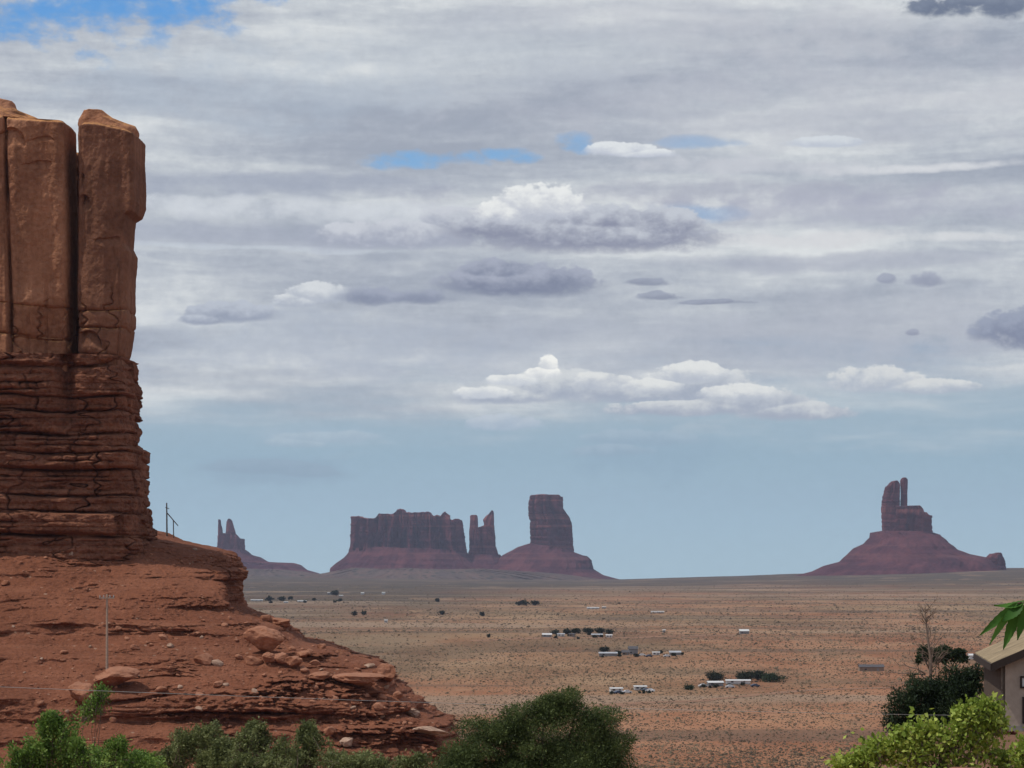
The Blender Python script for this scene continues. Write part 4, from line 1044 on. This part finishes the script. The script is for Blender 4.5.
# dirt track
M['track'] = plain_mat('packed_red_dirt', (.27, .155, .10), .95, .05, var=.2, vscale=.15)
def track(pts, wd, lab):
    P0 = [gnd(*p) for p in pts]; xs_ = np.interp(np.linspace(0, 1, 160), np.linspace(0, 1, len(P0)), [p[0] for p in P0]); ys_ = np.interp(np.linspace(0, 1, 160), np.linspace(0, 1, len(P0)), [p[1] for p in P0])
    for _ in range(12): xs_[1:-1] = (xs_[:-2] + xs_[2:] + xs_[1:-1]) / 3; ys_[1:-1] = (ys_[:-2] + ys_[2:] + ys_[1:-1]) / 3
    tx_, ty_ = np.gradient(xs_), np.gradient(ys_); l_ = np.hypot(tx_, ty_); nx_, ny_ = -ty_ / l_, tx_ / l_
    rows = []
    for o_ in np.linspace(-.5, .5, 5):
        ww = wd * (1 + .35 * pnoise(np.arange(160) * .13, o_ * 3, 1.0)); rows.append(np.stack([xs_ + nx_ * o_ * ww, ys_ + ny_ * o_ * ww, np.zeros(160)], -1))
    G = np.stack(rows); G[..., 2] = ground_z(G[..., 0], G[..., 1]) + .12
    o = make('dirt_road', G.reshape(-1, 3), grid_faces(5, 160, False), M['track']); o['kind'] = 'structure'
track([(560, 712), (640, 703), (700, 701), (760, 695), (812, 690), (880, 688), (940, 689)], 9, '')
track([(470, 641), (560, 638), (640, 638), (760, 634), (900, 633), (1030, 632)], 12, '')

# ------------------------------------------------------------------ settlement on the plain
M['white'] = plain_mat('white_painted_metal', (.62, .62, .60), .5, .4, var=.06, vscale=.4)
M['paleroof'] = plain_mat('pale_roof_sheet', (.60, .59, .57), .45, .4, var=.08, vscale=.4)
M['greywall'] = plain_mat('grey_siding', (.24, .24, .24), .8, .2, var=.12, vscale=.4)
M['tanwall'] = plain_mat('tan_siding', (.26, .19, .135), .8, .2, var=.12, vscale=.4)
M['darkroof'] = plain_mat('dark_shingle_roof', (.10, .095, .10), .9, .1, var=.2, vscale=.5)
M['greyroof'] = plain_mat('grey_sheet_roof', (.38, .39, .41), .6, .3, var=.12, vscale=.4)
M['glass'] = plain_mat('dark_window_glass', (.03, .035, .045), .08, .6, var=.05)
M['tyre'] = plain_mat('black_rubber', (.02, .02, .02), .8, .2)
M['carpaint'] = plain_mat('pale_car_paint', (.62, .63, .64), .25, .6, var=.03)
M['bluecar'] = plain_mat('dark_blue_car_paint', (.05, .07, .12), .25, .6, var=.03)
def boxes(lst):
    vs, fs = [], []
    for (x0, y0, z0, x1, y1, z1) in lst:
        o_ = len(vs); vs += [(x0, y0, z0), (x1, y0, z0), (x1, y1, z0), (x0, y1, z0), (x0, y0, z1), (x1, y0, z1), (x1, y1, z1), (x0, y1, z1)]
        fs += [tuple(o_ + i for i in q) for q in ((0, 3, 2, 1), (4, 5, 6, 7), (0, 1, 5, 4), (1, 2, 6, 5), (2, 3, 7, 6), (3, 0, 4, 7))]
    return vs, fs
def local(name, vf, m, parent, smooth=False):
    me = bpy.data.meshes.new(name); me.from_pydata(vf[0], [], vf[1]); me.update(); me.materials.append(m)
    for p in me.polygons: p.use_smooth = smooth
    o = bpy.data.objects.new(name, me); col().objects.link(o); o.parent = parent
    return o
def gable(Lx, Wy, z0, rise, ov=.35, th=.16):
    a_, b_ = Lx / 2 + ov, Wy / 2 + ov
    pr = [(-b_, z0), (0, z0 + rise), (b_, z0), (b_, z0 + th), (0, z0 + rise + th), (-b_, z0 + th)]
    vs = [(-a_, y_, z_) for y_, z_ in pr] + [(a_, y_, z_) for y_, z_ in pr]
    fs = [(0, 1, 2, 3, 4, 5)[::-1]] + [(6, 7, 8, 9, 10, 11)] + [(i, (i + 1) % 6, 6 + (i + 1) % 6, 6 + i) for i in range(6)]
    return vs, fs
def home(px, py, wpx, wall, roof, label, h=2.2, depth=5.0, rise=.7, rz=0.0, group='mobile homes and sheds out on the plain', name='mobile_home', cat='mobile home'):
    x, y, z = gnd(px, py)
    Lx = wpx / FPX * y
    root = thing(name, label, cat, (x, y, z - .1), rz, group)
    root.scale = (1, 1, .78)
    hb = .5
    # walls with gable ends
    a_, b_ = Lx / 2, depth / 2
    vs = [(-a_, -b_, 0), (a_, -b_, 0), (a_, b_, 0), (-a_, b_, 0), (-a_, -b_, h), (a_, -b_, h), (a_, b_, h), (-a_, b_, h), (-a_, 0, h + rise * .97), (a_, 0, h + rise * .97)]
    fs = [(0, 3, 2, 1), (0, 1, 5, 4), (2, 3, 7, 6), (1, 2, 6, 9, 5), (3, 0, 4, 8, 7), (4, 5, 9, 8), (6, 7, 8, 9)]
    local('wall', (vs, fs), M[wall], root)
    local('roof', gable(Lx, depth, h + .03, rise), M[roof], root)
    nw = max(2, int(Lx / 4.5))
    for i in range(nw):
        cx = -a_ + (i + .5) * Lx / nw
        if i == nw // 2:
            d_ = local('door', boxes([(cx - .45, -b_ - .06, .35, cx + .45, -b_ + .02, 2.3)]), M['greywall'], root)
        else:
            w_ = local('window', boxes([(cx - .6, -b_ - .05, 1.1, cx + .6, -b_ + .02, 2.0)]), M['glass'], root)
    local('skirt', boxes([(-a_ - .03, -b_ - .03, -.4, a_ + .03, b_ + .03, .45)]), M['greywall'], root)
    return root
home(593, 609, 12, 'white', 'paleroof', 'white mobile home farthest out on the plain, below the square-topped butte', rise=.9)
home(604, 608.5, 4, 'greywall', 'paleroof', 'tiny pale shed beside the farthest white mobile home', depth=3)
home(657.5, 613, 13, 'white', 'paleroof', 'lone white mobile home with a low roof, right of the farthest pair', rise=.7)
home(744, 634, 9, 'greywall', 'white', 'small grey house with a bright white roof, alone on the brown plain', h=3.2, depth=8, rise=1.8, name='house', cat='house')
home(616, 692, 12, 'white', 'paleroof', 'weathered white trailer at the left of the nearest group', rise=.5, rz=.12)
home(640, 690, 12, 'white', 'paleroof', 'long white trailer at the right of the nearest group', rise=.5, rz=.05)
home(715, 686, 15, 'greywall', 'white', 'white-roofed home in front of the left dark tree clump', rise=.9, rz=.1)
home(738, 684, 24, 'white', 'white', 'long white mobile home in front of the pair of dark tree clumps', rise=.6, rz=-.04)
home(608, 656, 18, 'greywall', 'greyroof', 'long grey shed under a dark tree in the middle settlement', rise=1.0)
home(625.5, 655, 7, 'tanwall', 'darkroof', 'small dark-roofed house in the middle settlement', rise=1.8, depth=7, name='house', cat='house')
home(633, 654, 9, 'greywall', 'darkroof', 'tall dark-roofed house at the centre of the middle settlement', h=4.2, rise=2.2, depth=8, name='house', cat='house')
home(675, 655, 11, 'greywall', 'greyroof', 'grey house at the right end of the middle settlement', rise=1.2, depth=7, name='house', cat='house')
home(656, 655, 7, 'white', 'paleroof', 'short white trailer between the dark-roofed and grey houses', rise=.5)
home(547, 637, 9, 'greywall', 'paleroof', 'pale grey house at the left end of the long tree row', rise=1.4, depth=7, name='house', cat='house')
home(561, 636.5, 7, 'white', 'greyroof', 'small white home second from the left along the tree row', rise=.8)
home(572, 636.5, 6, 'tanwall', 'darkroof', 'small tan home near the middle of the tree row', rise=.8)
home(597, 637, 11, 'tanwall', 'greyroof', 'grey home toward the right end of the tree row', rise=1.0)
home(609, 637.5, 6, 'white', 'paleroof', 'bright white home at the right end of the tree row', rise=.8)
home(871, 671, 24, 'tanwall', 'darkroof', 'long dark-roofed barn on the right of the plain', h=3, rise=1.6, depth=9, rz=-.05, name='barn', cat='barn')
home(976, 659, 15, 'white', 'white', 'white roof showing just beyond the tan-roofed house', h=3, rise=1.2, depth=8)
home(257, 601, 12, 'white', 'paleroof', 'low white building nearest the red ledge in the far settlement', rise=.8)
home(302, 602, 9, 'white', 'paleroof', 'white building at the right of the far settlement', rise=.8)
home(286, 603, 4, 'white', 'paleroof', 'tiny white building at the middle of the far settlement', rise=.6)
home(330, 594.5, 5, 'greywall', 'paleroof', 'pale shed beside the dark trees below the needle butte slope', rise=1.0, h=4)
home(341, 596.5, 4, 'greywall', 'paleroof', 'small grey shed right of the dark trees below the needle butte slope', rise=1.0)
home(362.5, 594.5, 3.2, 'white', 'paleroof', 'white speck of a house under the left end of the mesa', h=4, rise=1.2, name='house', cat='house')
home(383.5, 594.5, 3.2, 'white', 'white', 'bright white speck of a house below the mesa, alone', h=4.5, rise=1.2, name='house', cat='house')
home(386, 622.5, 3, 'white', 'white', 'bright small home at the left of the pale gravel patch', h=3, rise=.6)
home(664, 632.5, 2.6, 'white', 'white', 'tiny white shed right of the long tree row', h=2.6, rise=.5, depth=3)

def far_tree(px, py, wpx, hpx, seed, label, group='dark trees out on the plain', mat='fartree'):
    x, y, z = gnd(px, py)
    kk = y / FPX; rg = np.random.default_rng(seed)
    root = thing('tree', label, 'tree', (x, y, z), 0, group)
    Wd, Hh = wpx * kk / 2, hpx * kk
    cs = [np.array([x + rg.uniform(-.6, .6) * Wd, y + rg.uniform(-.5, .5) * Wd, z + Hh * rg.uniform(.35, .72)]) for _ in range(9)]
    rs_ = [np.array([Wd * .48, Wd * .48, Hh * .32]) * rg.uniform(.7, 1.1) for _ in cs]
    v, f = leaves(cs, rs_, int(min(2600, 60 + 5 * wpx * hpx * 3)), max(.25, kk * 1.1), rg, .4, 1.5)
    make('crown', v, f, M[mat], root, True, (x, y, z))
    limbs((x, y, z - .2), cs[:4], .18, rg, M['bark'], root, 'trunk', k=5)
T = [(715, 683, 22, 12, 'dark rounded tree at the left of the nearest clump behind a white roof'), (745, 682, 20, 11, 'dark tree behind the long white mobile home'), (757, 681, 16, 10, 'dark tree adjoining the tree behind the long white mobile home'),
     (604, 652, 11, 5, 'dark tree over the long grey shed'), (556, 634, 10, 4, 'first dark tree of the long row beside pale houses'), (567, 634, 9, 5, 'second dark tree of the long row'), (576, 633.5, 10, 5, 'dark tree at the middle of the long row'),
     (588, 633.5, 11, 5, 'wide dark tree right of the middle of the long row'), (599, 633.5, 12, 5, 'wide dark tree near the right end of the long row'), (609, 634, 9, 4, 'last dark tree at the right end of the long row'),
     (519, 605.5, 7, 4, 'small dark tree far out, left of a pair below the square butte'), (524, 605.5, 7, 5, 'dark tree in the far pair below the square butte'), (535, 605.5, 8, 5, 'dark tree far out right of the pair below the square butte'),
     (269, 601, 7, 4, 'dark tree at the left of the far settlement'), (281, 601, 9, 4, 'dark tree at the middle of the far settlement'), (334, 596, 8, 5, 'dark tree beside the pale shed in the distance'),
     (354, 616, 5, 4, 'lone bush-like tree left of the pale gravel patch'), (364, 615, 5, 4, 'twin of the lone tree left of the pale gravel patch'), (442, 615, 5, 4, 'lone dark tree on the grey flat below the mesa'), (482, 616, 5, 3.5, 'lone dark tree right of the other on the grey flat'),
     (437, 602, 4, 3, 'tiny dark tree far out under the mesa'), (488, 637.5, 4, 3, 'small dark tree on the brown plain left of the row')]
for i, (px, py, wp, hp, lab) in enumerate(T): far_tree(px, py, wp, hp, 300 + i, lab)
far_tree(774, 682, 26, 9, 400, 'broad lighter green tree at the right end of the nearest clump', mat='evergreen')
far_tree(689, 690, 10, 5, 401, 'low green bush-like tree left of the nearest clump', mat='evergreen')

# parked vehicles by the trailers
def car(px, py, paint, label, rz=0.0):
    x, y, z = gnd(px, py)
    root = thing('parked_car', label, 'car', (x, y, z), rz, 'cars parked by the homes on the plain')
    prof = [(-2.2, .35), (-2.25, .85), (-1.9, 1.0), (-1.3, 1.08), (-.75, 1.55), (.7, 1.58), (1.35, 1.1), (2.1, 1.0), (2.25, .7), (2.2, .35)]
    vs, fs = [], []
    for yy, kx in ((-.85, 1), (.85, 1)):
        vs += [(a_, yy * (.86 if b_ > 1.3 else 1), b_) for a_, b_ in prof]
    n_ = len(prof); fs = [tuple(range(n_))[::1], tuple(range(2 * n_ - 1, n_ - 1, -1))] + [(i, n_ + i, n_ + (i + 1) % n_, (i + 1) % n_) for i in range(n_)]
    local('body', (vs, fs), M[paint], root)
    local('window', boxes([(-.85, -.80, 1.12, .75, .80, 1.46)]), M['glass'], root)
    for wx in (-1.4, 1.4):
        for wy in (-.82, .82):
            v, f = tube([(wx, wy - .12, .34), (wx, wy + .12, .34)], [.34, .34], 14)
            local('wheel', ([tuple(p) for p in v], fix_tri(f)), M['tyre'], root)
    return root
car(627, 693.5, 'carpaint', 'silver car parked between the two nearest white trailers', .2)
car(646, 691.5, 'bluecar', 'dark blue car parked right of the nearest trailers', .1)
car(703, 687, 'carpaint', 'pale car parked left of the white-roofed home', .3)
car(642, 656, 'carpaint', 'pale car parked by the tall dark-roofed house', 0)

for (x0, x1, yy, nb, where) in [(610, 650, 693, 9, 'the nearest white trailers'), (700, 752, 688, 8, 'the white-roofed homes near the dark clumps'), (597, 682, 656, 12, 'the middle settlement'), (540, 614, 638, 11, 'the long tree row'), (250, 345, 602, 8, 'the far settlement')]:
    rb = random.Random(int(x0))
    for q in range(nb):
        w0 = rb.uniform(2.2, 5.5)
        far_tree(rb.uniform(x0, x1), yy + rb.uniform(-3, 1.5), w0, w0 * rb.uniform(.4, .75), 500 + q + int(x0), 'small dark bush growing in the yards of ' + where, 'yard bushes at ' + where)
car(618, 694, 'bluecar', 'dark car in front of the left one of the nearest trailers', .5)
car(650, 692, 'carpaint', 'light car at the right end of the nearest trailer yard', -.3)
car(730, 688, 'carpaint', 'light car in front of the long white mobile home by the dark clumps', .1)
car(755, 687, 'bluecar', 'dark car right of the long white mobile home by the dark clumps', .2)
car(649, 657, 'bluecar', 'dark car between the short white trailer and the dark-roofed house', .2)
car(667, 657, 'carpaint', 'light car left of the grey house in the middle settlement', .2)

# ------------------------------------------------------------------ house at the right edge
M['stucco'] = plain_mat('beige_stucco', (.42, .34, .27), .9, .15, var=.16, vscale=2.5, bump=.03)
M['stucco_dark'] = plain_mat('shade_and_door_brown', (.10, .072, .055), .9, .15, var=.15, vscale=2.5, bump=.01)  # side wall's shade under the eave put into its colour; door shares it
M['tanroof'] = plain_mat('tan_rolled_roofing', (.29, .22, .135), .9, .12, var=.34, vscale=1.6, bump=.01)
M['fascia'] = plain_mat('dark_brown_fascia', (.045, .032, .026), .7, .2)
M['plinth'] = plain_mat('grey_block_plinth', (.30, .27, .24), .9, .1, var=.15, vscale=3)
YH = 90.0
hx, hy, hz_ = 18.34, YH, 53.35
ang = math.atan2(.13, 1)
house = thing('house', 'beige stucco house with a low tan gabled roof, cut by the right edge', 'house', (hx, hy, hz_), -ang)
# local frame: x to the right along the gable, y away along the ridge
W_, L_, HW, RISE = 9.0, 9.6, 2.88, 2.0
vs = [(0, 0, 0), (W_, 0, 0), (W_, L_, 0), (0, L_, 0), (0, 0, HW), (W_, 0, HW), (W_, L_, HW), (0, L_, HW), (W_ / 2, 0, HW + RISE), (W_ / 2, L_, HW + RISE)]
local('wall', (vs, [(0, 1, 5, 8, 4), (2, 3, 7, 9, 6), (1, 2, 6, 5), (0, 3, 2, 1)]), M['stucco'], house)
local('side_wall', boxes([(-.012, .0, 0, .15, L_, HW)]), M['stucco_dark'], house)  # thin facing in the darker shade colour over the stucco side
ov, th = .36, .14
def slab(x0, z0, x1, z1, y0, y1, th):
    return ([(x0, y0, z0), (x1, y0, z1), (x1, y1, z1), (x0, y1, z0), (x0, y0, z0 + th), (x1, y0, z1 + th), (x1, y1, z1 + th), (x0, y1, z0 + th)],
            [(0, 3, 2, 1), (4, 5, 6, 7), (0, 1, 5, 4), (1, 2, 6, 5), (2, 3, 7, 6), (3, 0, 4, 7)])
sl = RISE / (W_ / 2)
rf = local('roof', slab(-ov, HW - ov * sl + .02, W_ / 2, HW + RISE + .02, -ov, L_ + ov, th), M['tanroof'], house)
rf2 = local('roof', slab(W_ / 2, HW + RISE + .02, W_ + ov, HW - ov * sl + .02, -ov, L_ + ov, th), M['tanroof'], house)
for (x0, z0, x1, z1) in ((-ov - .02, HW - ov * sl, W_ / 2, HW + RISE + .01), (W_ / 2, HW + RISE + .01, W_ + ov + .02, HW - ov * sl)):
    fb = local('fascia', slab(x0, z0 - .16, x1, z1 - .16, -ov - .05, -ov - .003, .30), M['fascia'], house)
local('fascia', boxes([(-ov - .06, -ov - .05, HW - ov * sl - .14, -ov - .003, L_ + ov, HW - ov * sl + .12)]), M['fascia'], house)
local('plinth', boxes([(-.03, -.05, -1.4, W_ + .03, L_ + .03, .52)]), M['plinth'], house)
def window(x0, z0, w__, h__, depth=-.03):
    fr = local('window', boxes([(x0, depth - .03, z0, x0 + .07, .02, z0 + h__), (x0 + w__ - .07, depth - .03, z0, x0 + w__, .02, z0 + h__), (x0 + .072, depth - .03, z0, x0 + w__ - .072, .02, z0 + .07), (x0 + .072, depth - .03, z0 + h__ - .07, x0 + w__ - .072, .02, z0 + h__)]), M['fascia'], house)
    pn = local('pane', boxes([(x0 + .07, depth + .005, z0 + .07, x0 + w__ - .07, depth + .02, z0 + h__ - .07)]), M['white'] if h__ < .6 else M['glass'], fr)
window(.70, 1.92, 1.3, .46); window(.78, .60, 1.2, 1.0); window(4.5, 1.0, 1.4, 1.2)
dr = local('door', boxes([(2.9, -.05, -.0, 3.8, .02, 2.1)]), M['stucco_dark'], house)
local('handle', boxes([(3.65, -.11, .98, 3.71, -.052, 1.1)]), M['fascia'], dr)

# ------------------------------------------------------------------ poles and wire
M['pole'] = plain_mat('bleached_wooden_pole', (.42, .31, .235), .85, .15, var=.2, vscale=6)
M['darkpole'] = plain_mat('dark_weathered_timber', (.10, .085, .075), .85, .15, var=.2, vscale=6)
M['insul'] = plain_mat('glass_insulator', (.45, .45, .43), .3, .5)
M['wire'] = plain_mat('bright_aluminium_wire', (.50, .48, .44), .5, .4, var=.05)
pb = hit(107, 672); pb = pb if pb else Vector(at(107, 672, 300))
hp = 77 / FPX * pb.y
pole = thing('utility_pole', 'thin bleached utility pole with a short crossarm, standing on the red slope behind a slab', 'utility pole', (pb.x, pb.y, pb.z - .3))
def cyl(p0, p1, r0, r1, k=10):
    v, f = tube([p0, tuple((a_ + b_) / 2 for a_, b_ in zip(p0, p1)), p1], [r0, (r0 + r1) / 2, r1], k); return [tuple(q) for q in v], fix_tri(f)
local('post', cyl((0, 0, 0), (0, 0, hp + .3), .17, .12), M['pole'], pole)
arm = local('crossarm', boxes([(-.95, -.20, hp - .15, .95, -.10, hp + .02)]), M['pole'], pole)
for q in (-.85, -.4, .4, .85): local('insulator', cyl((q, -.15, hp + .02), (q, -.15, hp + .30), .07, .05), M['insul'], arm)
# braced post on the skyline shelf
q0 = hit(167, 536) or Vector(at(167, 532, 345))
kk = q0.y / FPX
post = thing('braced_post', 'dark timber post with a slanting brace, alone on the skyline shelf beside the cliff', 'post', (q0.x, q0.y, q0.z - .3))
zt = at(167, 503, q0.y)[2] - q0.z + .3
local('post', cyl((0, 0, 0), (-.05, 0, zt), .13, .10), M['darkpole'], post)
local('brace', cyl((.05, 0, zt - 1.6), (1.75, 0, zt - 3.6), .09, .07), M['darkpole'], post)
local('strut', cyl((1.05, 0, 0), (1.0, 0, zt - 2.75), .08, .08), M['darkpole'], post)
local('crosspiece', cyl((-.25, 0, zt - .7), (.35, 0, zt - .9), .06, .06), M['darkpole'], post)
# service wire sagging across the view to the house, from a pole outside the frame
pA = np.array(at(-70, 684, 60)); pB = np.array([hx + .9, hy - .12, hz_ + 1.55])
pts = []
tgt = [(-70, 684), (0, 690), (110, 697), (245, 701), (430, 708), (520, 711), (640, 712.5), (800, 713), (905, 714), (965, 715.5)]
pB = np.array(at(1008, 716, hy - .3))
for i in range(121):
    t = i / 120; pt = pA * (1 - t) + pB * t
    pt[2] -= 4 * t * (1 - t) * .12
    pts.append(pt)
v, f = tube(pts, [.006] * len(pts), 5)
wire = make('wire', v, fix_tri(f), M['wire'], None, True, tuple(pA)); tag(wire, 'thin pale service wire sagging across the foreground in front of the dark tree', 'wire')
wb = np.array([pA[0], pA[1], float(ground_z(pA[0], pA[1]))])
pole2 = thing('utility_pole', 'utility pole outside the left edge that carries the thin pale service wire', 'utility pole', tuple(wb))
hh = pA[2] - wb[2]
local('post', cyl((0, 0, -.3), (0, 0, hh + .6), .15, .11), M['pole'], pole2)

# ------------------------------------------------------------------ air
hz_m = bpy.data.materials.new('haze'); hz_m.use_nodes = True
ht = hz_m.node_tree; ht.nodes.clear()
pv = ht.nodes.new('ShaderNodeVolumePrincipled'); out = ht.nodes.new('ShaderNodeOutputMaterial'); ht.links.new(pv.outputs[0], out.inputs['Volume'])
pv.inputs['Color'].default_value = (.66, .73, .96, 1); pv.inputs['Density'].default_value = 3.0e-5; pv.inputs['Anisotropy'].default_value = 0.2
zlow = float(gz.min()) - 1.0
hb = local('haze', boxes([(-15100, -15100, min(zlow, -61), 15100, 15100, 480)]), hz_m, None)
hb['kind'] = 'stuff'
